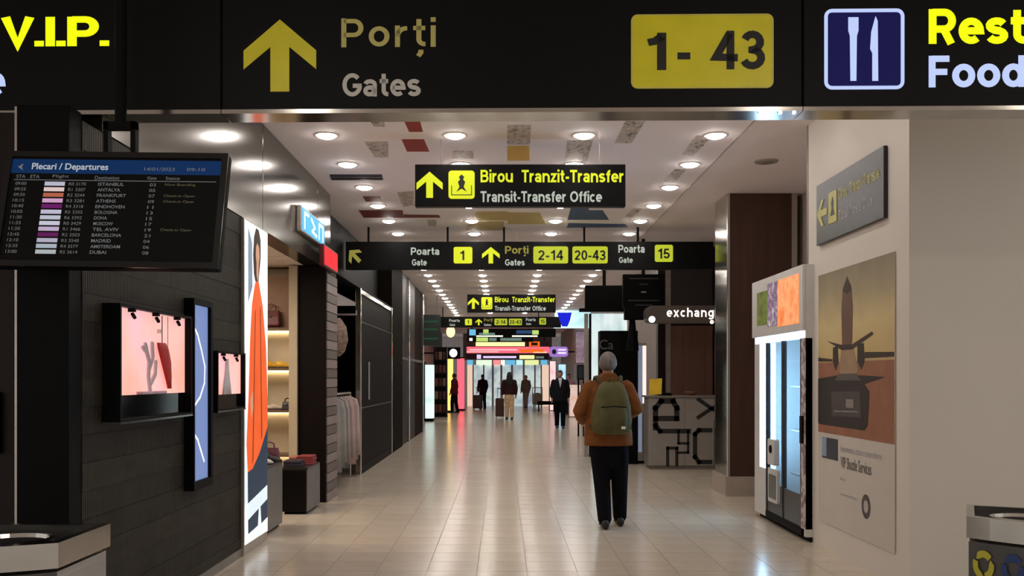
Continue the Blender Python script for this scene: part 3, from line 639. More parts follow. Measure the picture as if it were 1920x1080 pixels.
for k in range(9):
    y = 12.5+k*.2; c = ('9a948e', '8c8884', 'a09a98', '77726e', 'b09a94', '8a8682', 'c09c94', '989490', 'c8a8a0')[k]
    t = thing('hanging_garment', '%s garment from the near end of the low clothes rail, %s' % (ordn(k+1), ('grey', 'mid grey', 'pale grey', 'dark grey', 'rosy grey', 'grey', 'dusty pink', 'grey', 'pink')[k]), 'garment', (XL-.1, y, .3), 'garments on the low rail')
    rr = []
    for z, w, dp in ((.25+.05*(k % 3), .17, .055), (.7, .16, .05), (1.05, .15, .045), (1.18, .12, .03), (1.23, .03, .012)):
        rr.append([(XL-.1+w*math.cos(a)*(1+.12*math.sin(5*a+k)), y+dp*math.sin(a)*(1+.2*math.cos(4*a+k)), z) for a in [2*math.pi*i/18 for i in range(18)]])
    MB().loft(rr).build('cloth', mat('garment '+c, c, .85, bump=.2), t, smooth=True)
    MB().limb([(XL-.1, y, 1.22), (XL-.1, y, 1.262), (XL-.085, y, 1.292)], [.005]*3, 6).build('hook', M_steel, t)
t = thing('wicker_lantern', 'round tan woven lantern hanging in the dark second shop', 'lantern', (-2.27, 13.1, 1.8))
MB().rings([(-2.30, 13.1, 1.79, .05, .05), (-2.30, 13.1, 1.86, .12, .12), (-2.30, 13.1, 2.02, .165, .165), (-2.30, 13.1, 2.2, .14, .14), (-2.30, 13.1, 2.32, .06, .06)]).build('shade', printmat('woven tan', ('3a2a20', '8a7060', 'b09880'), 40), t, smooth=True)
MB().cyl((-2.30, 13.1, 2.32), (-2.30, 13.1, 2.88), .004, n=6).build('cord', M_blk2, t)
t = thing('wall_hook', 'pale hook bar reaching out at the dark second shop', 'hook', (-2.2, 13.3, 2.38))
MB().cyl((-2.5, 13.4, 2.39), (-2.06, 13.4, 2.39), .014).cyl((-2.07, 13.4, 2.39), (-2.07, 13.4, 2.45), .01).build('bar', M_steel, t)
MB().box(-2.56, 13.33, 2.3, -2.5, 13.47, 2.88).build('bracket', M_blk2, t)
# ------------------------------------------------------------------ departures monitor
a, b, c = (math.radians(q) for q in (-13.2, .88, -.99))
Rm = (Matrix.Rotation(c, 4, 'Z') @ Matrix.Rotation(b, 4, 'Y') @ Matrix.Rotation(a, 4, 'X'))
C0 = Vector((-1.909, 4.629, 2.321))
rt, up = Rm @ Vector((1, 0, 0)), Rm @ Vector((0, 0, 1))
MM = frame(C0, rt, up)
t = thing('departures_monitor', 'black departures screen hanging at upper left', 'monitor', C0, M=MM)
w, h = .55, .30
MB(MM).box(-w, -h, -.06, w, h, -.004, .01).build('housing', M_blk2, t)
m = MB(MM); m.box(-w, -h, -.004, w, -h+.03, .008); m.box(-w, h-.03, -.004, w, h, .008); m.box(-w, -h+.03, -.004, -w+.03, h-.03, .008); m.box(w-.03, -h+.03, -.004, w, h-.03, .008); m.build('bezel', mat('gloss black bezel', '070707', .2), t)
sc = MB(MM).box(-w+.03, -h+.03, -.004, w-.03, h-.03, 0).build('screen', em('screen black', '0c0b08', .35), t)
def su(px, py): return pp(MM, px, py)
A, B = -w+.03, w-.03
MB(MM).box(A, .185, 0, B, .26, .0005).build('header_bar', em('screen navy', '123c74', .42), sc)
E_sc = em('screen white', 'c8d0d8', .6); E_sg = em('screen grey', '8a8c90', .45); E_sy = em('screen dim yellow', '7a7458', .4)
def tx(s_, r_, m_=None, b_=0.): MB(MM).text(s_, r_, .001, bold=b_).build('lettering', m_ or E_sg, sc)
MB(MM).text('Plecari / Departures', (-.42, .195, -.04, .24), .001, bold=.02).build('lettering', E_sc, sc)
MB(MM).prism([(-.49, .218), (-.462, .236), (-.47, .218), (-.462, .20)], .0005, .001).build('plane_symbol', E_sg, sc)
tx('14/01/2023', (.14, .205, .29, .222)); tx('09:10', (.35, .205, .44, .222))
for s_, r_ in (('STA', (-.49, .158, -.445, .176)), ('ETA', (-.42, .158, -.375, .176)), ('Flight', (-.31, .158, -.23, .178)), ('Destination', (-.10, .155, .02, .174)), ('Gate', (.16, .158, .205, .174)), ('Status', (.25, .158, .32, .174))): tx(s_, r_)
MB(MM).box(A+.02, .148, 0, B-.02, .151, .001).build('rule', E_sg, sc)
rows = [('ISTANBUL', 'c0c4d8', 'Now Boarding'), ('ANTALYA', 'e8d0d0', ''), ('FRANKFURT', 'b86850', 'Check-in Open'), ('ATHENS', 'd8a8d0', 'Check-in Open'), ('EINDHOVEN', '70206c', ''), ('BOLOGNA', 'c4c4dc', ''), ('DOHA', 'c4c8d8', ''), ('MOSCOW', 'd0d0e4', ''), ('TEL AVIV', 'c8b4d4', 'Check-in Open'), ('BARCELONA', '66205e', ''), ('MADRID', 'b8b8cc', ''), ('AMSTERDAM', 'b0bcc8', ''), ('DUBAI', 'b4bcc0', '')]
for k, (dst, cc, stt) in enumerate(rows):
    z = .122-k*.0295
    bar = MB(MM).box(-.345, z-.002, 0, -.245, z+.019, .001).build('airline_bar', em('airline '+cc, cc, .75), sc)
    tx('%02d:%02d' % (9+k//3, (k*25) % 60), (-.49, z, -.435, z+.016)); tx('R%d %d' % (k % 7, 3170+k*37), (-.225, z, -.14, z+.016)); tx(dst, (-.08, z, -.08+.016*len(dst), z+.017), None, .01); tx('%02d' % (3+k*2 % 19), (.175, z, .205, z+.016))
    if stt: MB(MM).text(stt, (.25, z, .40, z+.017), .001).build('lettering', E_sy, sc)
br = C0-Rm @ Vector((0, -.09, 0))
MB().cyl((-1.90, 4.60+.12, 2.74), (-1.90, 4.72, CEIL), .028).build('ceiling_pole', M_blk2, t)
MB().box(-1.98, 4.70, 2.73, -1.82, 4.74, 2.77).box(-1.98, 4.70, 2.30, -1.955, 4.745, 2.77).box(-1.845, 4.70, 2.30, -1.82, 4.745, 2.77).build('bracket', M_blk2, t)
# ------------------------------------------------------------------ right side: white wall, sign, poster
wr = struct('wall_right', MB().box(XR, 6.59, 0, 9, 8.78, CEIL), M_white, 'white painted wall block on the right')
struct('trim_2', MB().box(XR-.006, 8.765, 0, XR+.012, 8.79, CEIL), mat('corner guard', '8c7c74', .4), 'thin dark corner guard at the far end of the white wall')
RM = rightw(XR-.003)
t = thing('wall_sign', 'dark wall sign on the white wall pointing left to the transit office', 'sign', (XR, 7.7, 2.67))
u0, u1 = -8.44, -6.95; z0, z1 = 2.67, 3.20
M_dull = mat('dull yellow print', 'a8a440', .4); M_dw = mat('dull white print', 'a09ca0', .4)
MB(RM).box(u0, z0, 0, u1, z1, .03, .004).build('board', mat('charcoal board', '1f1e24', .35), t)
def at(a, b): return (u0+a*(u1-u0), z0+b*(z1-z0))
def ar(a, b, c, d): return (*at(a, b), *at(c, d))
MB(RM).prism(arrow_pts(ar(.02, .28, .19, .72), 90), .03, .034).build('arrow', M_dull, t)
pc_ = MB(RM).rrect(*ar(.215, .26, .35, .76), .02, .03, .034).build('pictogram', M_dull, t)
MB(RM).prism([at(.25,.38), at(.27,.5), at(.262,.58), at(.282,.68), at(.30,.58), at(.295,.5), at(.315,.38)], .034, .036).build('figure', M_ink, pc_)
for k in (0, 2): sans(MB(RM), 'Birou  Tranzit-Transfer', ar(.38, .58, .96, .76), .0315, only=k).build('lettering', M_dull, t)
for k in (0, 1): sans(MB(RM), 'Transit-Transfer Office', ar(.38, .24, .86, .42), .0315, only=k).build('lettering', M_dw, t)
t = thing('poster', 'tall paper poster of an airliner above a dark car on the white wall', 'poster', (XR, 7.63, .22))
u0, u1 = -8.45, -6.81; z0, z1 = .235, 2.405
MB(RM).box(u0, z0, 0, u1, z1, .008).build('paper', mat('poster paper', 'c8c2b8', .55, var=.02), t)
zp = 1.02
ph = MB(RM).box(u0, zp, .008, u1, z1, .009).build('photograph', printmat('poster sky', ('8a5a40', 'a87450', '8c7050', 'c8b078', 'd0bc88', 'a89a78', '8a8068'), 3, axis=(2, zp-.22, z1-.22)), t)
def qp(pts): return [(u0+a*(u1-u0), zp+b*(z1-zp)) for a, b in pts]
def pr(nm, pts, c, d): MB(RM).prism(qp(pts), d, d+.0008).build(nm, mat('print '+c, c, .55), ph)
pr('printed_fuselage', [(.36,.55),(.35,.75),(.37,.88),(.43,.94),(.49,.88),(.51,.75),(.5,.55),(.44,.50)], '6a4c3c', .0092)
pr('printed_tail_tip', [(.37,.86),(.43,.945),(.49,.86),(.43,.84)], '3a2a22', .0100)
pr('printed_wing', [(.14,.575),(.34,.545),(.5,.54),(.75,.60),(.77,.585),(.5,.51),(.36,.51)], '3c2c22', .0104)
pr('printed_engine', [(.23,.53),(.30,.54),(.31,.44),(.27,.39),(.23,.44)], '33261e', .0108)
pr('printed_engine', [(.57,.54),(.65,.54),(.66,.44),(.62,.39),(.57,.44)], '33261e', .0108)
pr('printed_undercarriage', [(.35,.52),(.52,.52),(.58,.38),(.5,.36),(.36,.36),(.32,.38)], 'a08466', .0098)
pr('printed_horizon', [(0,.475),(.22,.46),(.22,.445),(0,.45)], '3a2e24', .0095)
pr('printed_horizon', [(.66,.49),(1,.48),(1,.455),(.66,.455)], '3a2e24', .0095)
pr('printed_ground', [(0,.44),(1,.44),(1,.0),(0,.0)], '96644a', .0091)
pr('printed_car', [(0,.34),(.3,.36),(.62,.36),(.90,.35),(.66,.31),(.72,.27),(.70,.08),(.66,.05),(.02,.05),(0,.06)], '2c2624', .0112)
pr('printed_windscreen', [(.32,.37),(.55,.37),(.62,.33),(.26,.33)], '5a5450', .0118)
pr('printed_grille', [(.2,.26),(.6,.27),(.62,.12),(.22,.11)], '4a4442', .0120)
pr('printed_badge', [(.42,.22),(.52,.22),(.52,.17),(.42,.17)], '8c867e', .0126)
pr('printed_line', [(.25,.145),(.58,.155),(.58,.148),(.25,.138)], '8c867e', .0126)
def pa(a, b, c, d): return (u0+a*(u1-u0), z0+b*(zp-z0), u0+c*(u1-u0), z0+d*(zp-z0))
lg = MB(RM).box(pa(.06, .72, .3, .95)[0], pa(.06, .72, .3, .95)[1], .008, pa(.06, .72, .3, .95)[2], pa(.06, .72, .3, .95)[3], .010).build('printed_logo', mat('slate print', '3c4048', .5), t)
MB(RM).box(*pa(.06, .74, .13, .95)[:2], .010, *pa(.06, .74, .13, .95)[2:], .0105).build('logo_stripe', mat('pale blue print', '8ca0b8', .5), lg)
MB(RM).text('business class transfers', pa(.34, .83, .86, .90), .010).build('lettering', M_dw, t)
MB(RM).text('VIP Shuttle Services', pa(.34, .66, .74, .78), .010, bold=.01).build('lettering', mat('grey print', '5c5854', .5), t)
MB(RM).text('by', pa(.34, .52, .42, .56), .010).build('lettering', M_dw, t)
MB(RM).text('powered by', pa(.34, .36, .56, .40), .010).build('lettering', M_dw, t)
c = pa(.62, .22, .73, .46)
m = MB(RM); m.prism([((c[0]+c[2])/2+.09*math.cos(a), (c[1]+c[3])/2+.095*math.sin(a)) for a in [2*math.pi*i/24 for i in range(24)]], .008, .0095)
rb = m.build('printed_roundel', mat('dark roundel', '4a4644', .5), t)
m = MB(RM); m.prism([((c[0]+c[2])/2+.045*math.cos(a), (c[1]+c[3])/2+.05*math.sin(a)) for a in [2*math.pi*i/20 for i in range(20)]], .0095, .010).build('roundel_centre', mat('pale roundel', 'b8b0a4', .5), rb)
# ------------------------------------------------------------------ recycling bins
def bin_(label, loc, yaw, icons, w=1.15, dp=.42, h=.95):
    Mx = Matrix.Translation(loc) @ Matrix.Rotation(yaw, 4, 'Z')
    t = thing('recycling_bin', label, 'bin', loc, M=Mx)
    def plan(e, sag=.16):
        P = [(-w/2+e, dp-e)]; n = 14
        for i in range(n+1):
            s_ = i/n; x = -w/2+e+(w-2*e)*s_; P.append((x, e-sag*(1-(2*s_-1)**2)))
        P.append((w/2-e, dp-e)); return P
    def pr_(nm, e, z0, z1, m, par=t): return MB(Mx).prism(plan(e), z0, z1).build(nm, m, par)
    pr_('body', .012, .04, h-.10, M_steel); pr_('plinth', .04, 0, .04, M_blk2)
    ft = plan(.004)[1:-1]
    # lid band
    A = plan(0); B = plan(.03); n = len(A)
    m = MB(Mx); v = [(*p, h-.085) for p in A]+[(*p, h) for p in A]+[(*p, h) for p in B]+[(*p, h-.085) for p in B]
    f = []
    for i in range(n):
        j = (i+1) % n; f += [(i, j, n+j, n+i), (n+i, n+j, 2*n+j, 2*n+i), (2*n+i, 2*n+j, 3*n+j, 3*n+i), (3*n+i, 3*n+j, j, i)]
    m.add(v, f); m.build('lid_band', M_chrome, t)
    lid = pr_('lid', .03, h-.08, h-.02, M_blk2)
    for k in range(3):
        x = (-1+k)*w*.31
        m = MB(Mx); R = .13; N = 24
        m.loft([[(x+r*math.cos(2*math.pi*i/N), .13+r*.9*math.sin(2*math.pi*i/N), z) for i in range(N)] for r, z in ((R, h-.02), (R+.005, h-.008), (R-.012, h-.006), (R-.02, h-.03))], False)
        m.build('hole_ring', M_chrome, lid)
    # front label panel following the curve
    pf = plan(.008)[1:-1]
    m = MB(Mx); k = len(pf)
    m.add([(p[0], p[1], h-.30) for p in pf]+[(p[0], p[1], h-.10) for p in pf], [(i, i+1, k+i+1, k+i) for i in range(k-1)])
    lb = m.build('label_panel', mat('label grey', '4a4744', .4), t)
    for x, c in icons:
        s_ = (x+w/2)/w; y = -.16*(1-(2*s_-1)**2)+.004
        m = MB(Mx)
        tang = math.atan2(.16*4*(2*s_-1)/w, 1); ct, st_ = math.cos(tang), math.sin(tang)
        def q(a, b): return (x+a*ct, y+a*st_-.002, h-.185+b)
        def poly(pts): m.add([q(*p) for p in pts]+[(q(*p)[0], q(*p)[1]-.003, q(*p)[2]) for p in pts], [list(range(len(pts))), list(range(len(pts), 2*len(pts)))[::-1]]+[(i, (i+1) % len(pts), len(pts)+(i+1) % len(pts), len(pts)+i) for i in range(len(pts))])
        # chasing arrows: head loop and two legs
        for a0 in range(3):
            A0 = math.radians(90+120*a0)
            arc = [A0-math.radians(50)+math.radians(85)*i/6 for i in range(7)]
            ro, ri = .058, .030
            poly([(ro*.72*math.cos(a), ro*math.sin(a)) for a in arc]+[((ro+ri)/2*.72*math.cos(arc[-1]+.45), (ro+ri)/2*math.sin(arc[-1]+.45))]+[(ri*.72*math.cos(a), ri*math.sin(a)) for a in arc[::-1]])
        m.build('recycling_symbol', mat('bin icon '+c, c, .5), lb)
    return t
bin_('steel recycling bin at lower left with a yellow front label', Vector((-2.055, 3.16, 0)), 0, ((-.33, 'a09020'), (0, 'b0a030'), (.28, 'c0a83a')), 1.15, .42, .95)
p = px_at(1812, 968, 3.80)
yw = math.radians(-26)
R_ = Matrix.Rotation(yw, 4, 'Z') @ Vector((.575, 0, 0))
bin_('steel recycling bin at lower right with yellow and blue recycling symbols', Vector((p.x+R_.x, p.y+R_.y, 0)), yw, ((-.515, 'b8b030'), (-.415, '1c3870'), (-.31, '7a2420'), (-.2, '2c5a34')), 1.15, .40, .945)
# ------------------------------------------------------------------ vending machine
XV = 2.75
t = thing('vending_machine', 'tall white vending machine with bright tubes behind the white wall', 'vending machine', (3.15, 9.48, 0))
V = rightw(XV); a, b = -10.37, -8.62; d = -.75; M_vw = mat('white machine enamel', 'cfccc8', .35, var=.03)
m = MB(V); m.box(a, .05, d, a+.05, 2.53, 0); m.box(b-.05, .05, d, b, 2.53, 0); m.box(a+.05, 2.48, d, b-.05, 2.53, 0); m.box(a+.05, .05, d, b-.05, 2.48, d+.04); m.build('cabinet', M_vw, t)
MB(V).box(a+.03, 0, d+.03, b-.03, .05, -.05).build('foot', M_blk2, t)
hd = MB(V).box(a, 1.93, 0, b, 2.53, .03, .006).build('header', M_vw, t)
for nm, u0_, u1_, v0_, v1_, mm in (('header_picture', a+.22, a+.62, 2.05, 2.40, printmat('header green', ('2a3018', '6a7a28', '3a3428'), 5, emis=.35)), ('header_picture', a+.62, a+.98, 2.02, 2.46, printmat('header white', ('c8c0c8', '6a4a70', 'e0d8d8'), 9, emis=.4)), ('header_picture', a+.98, b-.1, 2.0, 2.46, printmat('header orange', ('d84a20', 'f07838', 'f8a870', 'a83018'), 4, emis=.6))):
    MB(V).box(u0_, v0_, .03, u1_, v1_, .034).build(nm, mm, hd)
MB(V).box(a+.05, 1.86, -.06, b-.02, 1.93, .01).build('light_bar', em('cool header light', 'dceaff', 1.6, 0), t)
MB(V).box(a+.2, .55, -.10, a+.46, 1.86, -.005).build('light_column', em('cool white column', 'a8d8ff', 16., 0), t)
MB(V).box(a+.05, .05, -.10, a+.2, 1.86, 0).build('jamb', M_vw, t); MB(V).box(a+.2, .05, -.10, a+.46, .55, 0).build('jamb_foot', M_vw, t)
MB(V).box(a+.46, .12, d+.05, b-.1, 1.86, d+.08).build('inner_back', mat('cool grey interior', '8a98a8', .4), t)
for u in (a+.80, a+1.22): MB(V).box(u, .85 if u > a+1 else .6, d+.20, u+.09, 1.78, d+.24).build('light_tube', em('cool tube', 'c8e4ff', 9., 0), t)
for z in (.5, .95, 1.4): MB(V).box(a+.48, z, d+.1, b-.1, z+.015, d+.5).build('shelf', M_steel, t)
MB(V).box(a+.48, .12, -.02, b-.12, 1.86, -.012).build('glass', mat('machine glass', 'c8d8e0', .03, trans=.95, var=.0), t)
m = MB(V)
for u in (a+.46, a+1.02, b-.14): m.box(u, .10, -.04, u+.035, 1.86, .008)
m.build('door_frame', mat('dark grey frame', '3c4046', .35, .4), t)
MB(V).box(a+.46, .05, -.06, b-.1, .12, .01).build('base', M_blk2, t)
MB(V).box(a+.46, .12, -.03, b-.1, .42, .0).build('kick_panel', mat('dark machine panel', '30302e', .3), t)
cp = MB(V).rrect(a+.68, .62, a+.92, .88, .02, 0, .05).build('payment_unit', M_vw, t)
MB(V).cyl((a+.80, .78, .05), (a+.80, .78, .06), .04).build('reader', M_blk2, cp)
tr = MB(V).rrect(a+.62, .24, a+.95, .58, .02, 0, .03).build('dispensing_tray', M_vw, t); MB(V).rrect(a+.66, .28, a+.91, .52, .015, .03, .034).build('flap', mat('smoked flap', '50545a', .2), tr)
pg = MB(V).box(b-.1, .12, -.06, b-.0, 1.86, .012).build('side_strip', printmat('packet strip', ('b8a49c', '7a5a60', 'd8c8c0', '4a3a60'), 14, stretch=(1, 1, 1)), t)
MB(V).box(b-.09, .9, .012, b-.02, 1.15, .03).build('card_slot', M_blk2, t)
# ------------------------------------------------------------------ column
def column(label, Y, xa, xb, xc, dp=.9):
    t = thing('column', label, 'column', ((xb+xc)/2, Y+dp/2, 0))
    MB().prism([(xb, Y), (xc, Y), (xc, Y+dp), (xb, Y+dp)], .25, CEIL).build('cladding', M_brown, t)
    MB().prism([(xa, Y-.0), (xb, Y-.004), (xb, Y+dp), (xa, Y+dp-.1)], .25, CEIL).build('corner_panel', M_chrome, t)
    MB().prism([(xb-.006, Y-.010), (xb+.022, Y-.010), (xb+.022, Y), (xb-.006, Y)], .25, CEIL).build('edge_strip', M_steel, t)
    MB().prism([(xc-.02, Y-.006), (xc+.05, Y-.006), (xc+.05, Y+dp), (xc-.02, Y+dp)], .25, CEIL).build('edge_strip', M_steel, t)
    MB().prism([(xa-.02, Y-.02), (xb-.01, Y-.02), (xc+.06, Y-.02), (xc+.06, Y+dp+.01), (xa-.02, Y+dp+.01)], 0, .25).build('plinth', mat('pale stone plinth', 'a89c90', .4, var=.08), t)
column('big brown clad column with chrome corner and stone plinth', 12.0, 2.83, 2.845, 3.67, .75)
struct('wall_right_recess', MB().box(3.8, 8.78, 0, 4.0, 17.0, CEIL), mat('dim grey wall', 'a89c94', .6), 'dim recessed wall behind the vending machine')
# ------------------------------------------------------------------ exchange booth
struct('wall_exchange', MB().box(2.76, 16.9, 0, 4.0, 17.1, CEIL), M_dbrown, 'dark rear wall of the exchange booth')
t = thing('booth_panels', 'brown timber back panels of the exchange booth', 'wall panel', (3.2, 16.86, 0))
MB().box(2.98, 16.84, 0, 3.72, 16.898, 2.42, .004).build('panel', mat('warm brown timber', '6e4c3c', .4, var=.15, scale=2, stretch=(7, 7, .3)), t)
MB().box(2.98, 16.84, 2.66, 3.72, 16.898, CEIL-.02, .004).build('panel', mat('dark mauve brown panel', '2e2424', .45), t)
MB().box(2.89, 16.83, 0, 2.975, 16.898, CEIL-.02).build('post', mat('pale aluminium post', 'a89c94', .3, .6), t)
t = thing('exchange_sign', 'grey rounded sign bar reading exchange in white letters over the counter', 'sign', (3.1, 15.5, 2.38))
M = front(15.45); r = rp(M, 1212, 573, 1372, 605)
m = MB(M); m.rrect(r[0], r[1], r[2], r[3], .10, -.35, 0); m.build('housing', mat('taupe metal', '6a605a', .4, .3), t)
sans(MB(M), 'exchange', rp(M, 1250, 577, 1352, 599), .002, .17, .16).build('lettering', em('white sign letters', 'fff4ea', 1.3), t)
MB(M).box(r[2]-.1, r[1]+.02, -.3, r[2]+.3, r[3]-.02, -.02).build('wall_bracket', M_grey, t)
q = px_at(1222, 599, 15.44); lp_ = MB().cyl((q.x, q.y, q.z), (q.x, q.y-.03, q.z), .06).build('spot_rim', M_steel, t); MB().ball((q.x, q.y-.03, q.z), .05, .02, .05).build('spot_lens', em('booth spot', 'ffe8dc', 9, 0), lp_, smooth=True)
q = px_at(1334, 604, 15.44); lp_ = MB().cyl((q.x, q.y, q.z), (q.x, q.y-.03, q.z), .035).build('spot_rim', M_steel, t); MB().ball((q.x, q.y-.03, q.z), .03, .015, .03).build('spot_lens', em('booth spot small', 'ffe8d8', 3, 0), lp_, smooth=True)
t = thing('exchange_counter', 'grey exchange counter with large black outlined letters on its front', 'counter', (3.0, 15.7, 0))
M = front(15.5); r = rp(M, 1216, 742, 1372, 884)
MB(M).box(r[0], .06, -.5, r[2], r[3]-.03, 0, .01).build('body', mat('silver grey counter', '9a948e', .4, .3, var=.05), t)
MB(M).box(r[0]-.03, r[3]-.03, -.55, r[2], r[3], .03, .006).build('top', mat('counter top', '7c746c', .35), t)
MB(M).box(r[0]+.04, 0, -.46, r[2], .06, -.04).build('plinth', mat('counter plinth', '807870', .5), t)
def cz(x, y): return pp(M, 1040+x/2.455, 480+y/2.455)
def st(pl, w): return [cz(*p) for p in pl], w
m = MB(M)
for pl, w in (([(562,748),(466,748)], .085), ([(464,790),(464,700),(490,668),(545,668),(562,700),(562,748)], .085), ([(464,780),(485,806),(616,806)], .075),
              ([(570,806),(570,862),(612,862)], .04), ([(614,806),(614,905),(570,905)], .04), ([(520,962),(520,884),(562,884),(562,962)], .05),
              ([(716,802),(664,802),(646,820),(646,925),(664,948),(716,948)], .07), ([(739,760),(739,958)], .04), ([(662,660),(722,702),(662,742)], .06), ([(722,702),(760,680)], .05), ([(722,702),(760,724)], .05)):
    m.stroke([cz(*p) for p in pl], w, 0, .006)
m.build('lettering', mat('black letter', '1a1917', .5), t)
for x in (598, 735): MB(M).box(cz(x, 700)[0]-.003, .06, .0, cz(x, 700)[0]+.003, r[3]-.03, .002).build('joint', M_grey, t)
q = px_at(1229, 738, 15.6)
t = thing('notice_card', 'yellow notice card standing on the left end of the exchange counter', 'notice', (q.x, q.y, r[3]))
Mq = frame((q.x, 15.6, r[3]+.004), (1, 0, 0), (0, .25, .97))
MB(Mq).prism([(-.11, 0), (.10, .02), (.12, .29), (-.09, .27)], 0, .006).build('card', mat('bright yellow card', 'f0c428', .5), t)
MB(Mq).prism([(-.01, 0), (.02, 0), (.02, .12), (-.01, .12)], -.06, -.002).build('strut', M_grey, t)
t = thing('counter_tray', 'low black tray on the exchange counter beside the yellow card', 'tray', (px_at(1245, 738, 15.7).x, 15.7, r[3]))
x = px_at(1245, 738, 15.7).x
MB().box(x-.1, 15.62, r[3], x+.12, 15.80, r[3]+.03, .01).build('base', M_blk2, t); MB().box(x-.08, 15.64, r[3]+.03, x+.10, 15.78, r[3]+.045).build('lip', M_blk2, t)
t = thing('counter_lamp', 'small brown desk dish on the exchange counter before the timber panel', 'dish', (px_at(1297, 738, 15.75).x, 15.75, r[3]))
x = px_at(1297, 738, 15.75).x
MB().rings([(x, 15.75, r[3], .05, .05), (x, 15.75, r[3]+.02, .05, .05), (x, 15.75, r[3]+.055, .12, .12), (x, 15.75, r[3]+.065, .11, .11)]).build('dish', mat('brown dish', '7a5038', .4), t, smooth=True)
# ------------------------------------------------------------------ black kiosk, screens and lit strips left of the booth
t = thing('black_kiosk', 'tall black kiosk beyond the walking man, before the exchange counter', 'kiosk', (2.0, 16.6, 0))
M = front(16.5); r = rp(M, 1125, 620, 1196, 880)
MB(M).box(r[0], .05, -.35, r[2], r[3], 0, .008).build('body', M_blk2, t)
MB(M).box(r[0]-.03, 0, -.45, r[2]+.0, .055, .06, .01).build('base', M_blk2, t)
MB(M).text('Ca', rp(M, 1124, 637, 1150, 655), .002).build('lettering', mat('dim silver letter', '5a5654', .4), t)
t = thing('light_post', 'pale lit vertical post between black kiosk and exchange counter', 'light', (2.42, 16.7, 0))
r = rp(M, 1197, 648, 1213, 870)
MB(M).box(r[0], .05, -.2, r[2], r[3]+.05, -.06).build('casing', M_steel, t); MB(M).box(r[0]+.08, 1.05, -.06, r[2]-.005, r[3], -.05).build('tube', em('soft white tube', 'f0dcd8', 1.2, 0), t); MB(M).box(r[0]+.005, .2, -.06, r[0]+.07, r[3], -.054).build('panel', em('cool panel', '8c98b0', .6, .2), t)
MB(M).box(r[0], .0, -.2, r[2], .05, -.06).build('foot', M_blk2, t)
def screen(label, Y, x0, x1, y0, y1, txt):
    M = front(Y); r = rp(M, x0, y0, x1, y1)
    t = thing('ceiling_screen', label, 'screen', ((r[0]+r[2])/2, Y, r[1]))
    MB(M).box(r[0], r[1], -.12, r[2], r[3], 0, .01).build('housing', M_blk2, t)
    u = (r[0]+r[2])/2; MB().cyl((u, Y+.06, r[3]-.01), (u, Y+.06, CEIL), .03).build('ceiling_pole', M_blk2, t)
    if txt:
        h = r[3]-r[1]; 
        for k, (zz, ww) in enumerate(((.85, .7), (.68, .2), (.45, .12), (.2, .75), (.06, .4))):
            MB(M).box(u-(r[2]-r[0])*ww/2, r[1]+h*zz, 0, u+(r[2]-r[0])*ww/2, r[1]+h*(zz+.035), .002).build('text_line', mat('dim screen text', '34322e', .5) if k != 2 else em('dim dot', '6a6a60', .5), t)
    else: MB(M).box(r[0]-.1, r[1]-.06, -.14, r[2]+.1, r[1], .02, .01).build('lower_rim', M_blk2, t)
screen('wide black screen hung from the ceiling left of the booth', 16.9, 1097, 1170, 535, 578, False)
screen('larger black screen hung nearest the exchange sign', 15.9, 1168, 1246, 514, 577, True)
t = thing('kiosk_arm', 'black bracket and camera pole under the larger hanging screen', 'bracket', (2.2, 15.95, 2.3))
q = px_at(1190, 600, 15.95); MB().box(q.x-.18, 15.85, q.z, q.x+.2, 16.0, 2.678, .01).build('box', M_blk2, t); MB().cyl((q.x-.04, 15.95, 2.1), (q.x-.04, 15.95, q.z), .08, .05).build('neck', M_blk2, t); MB().cyl((q.x-.04, 15.95, 1.95), (q.x-.04, 15.95, 2.12), .11, .10).build('head', M_blk2, t)
t = thing('glass_screen', 'tall icy bright glass panel just left of the black kiosk', 'light panel', (1.75, 18, 0))
M = front(18.0); r = rp(M, 1096, 588, 1176, 800)
MB(M).box(r[0]+.13, .06, -.06, r[2], r[3], -.02).build('panel', printmat('icy glow', ('9cc0c4', 'e8f4f4', 'b8d4d8', 'f4fafa'), 3, emis=.8, stretch=(1, 1, .4)), t)
MB(M).box(r[0]+.09, 0, -.08, r[0]+.13, r[3], .0).build('post', M_blk2, t); MB(M).box(r[0], 0, -.08, r[0]+.07, r[3], -.01).build('post', M_steel, t); MB(M).box(r[0], 0, -.08, r[2], .06, 0).build('foot', M_steel, t)
# ------------------------------------------------------------------ middle and far left side
t = thing('panelled_wall', 'brown panels between chrome posts on the left past the black glass', 'wall panel', (XL, 23.4, 0))
for k, (a, b) in enumerate(((20.82, 22.0), (22.2, 24.0), (24.02, 25.9))): MB().box(XL-.2, a, 0, XL-.03, b, CEIL-.02).build('panel', (M_dbrown, M_dbrown, mat('dusk brown panel', '2c211d', .7, spec=.02))[k], t)
for y in (22.0, 25.9): MB().box(XL-.16, y, 0, XL+.03, y+.2, CEIL-.02, .01).build('post', M_chrome, t)
MB().box(XL-.03, 20.9, 1.9, XL-.015, 25.9, 1.96).build('rail', M_grey, t)
struct('wall_left_end', MB().box(-3.4, 26.1, 0, -3.2, 50, CEIL), mat('dusky end wall', '5a4844', .6), 'dusky wall behind the far left shops')
t = thing('hanging_board', 'dark green hanging board high on the far left', 'board', px_at(806, 650, 27))
M = front(27.0); r = rp(M, 792, 590, 826, 648)
MB(M).box(r[0], r[1], -.08, r[2], r[3], 0, .01).build('board', mat('dark green board', '10201a', .4), t)
for k, z in enumerate((.75, .5, .2)): MB(M).box(r[0]+.05, r[1]+(r[3]-r[1])*z, 0, r[2]-.08, r[1]+(r[3]-r[1])*(z+.05), .003).build('text_line', em('dim green text', '2c5a40', .5), t)
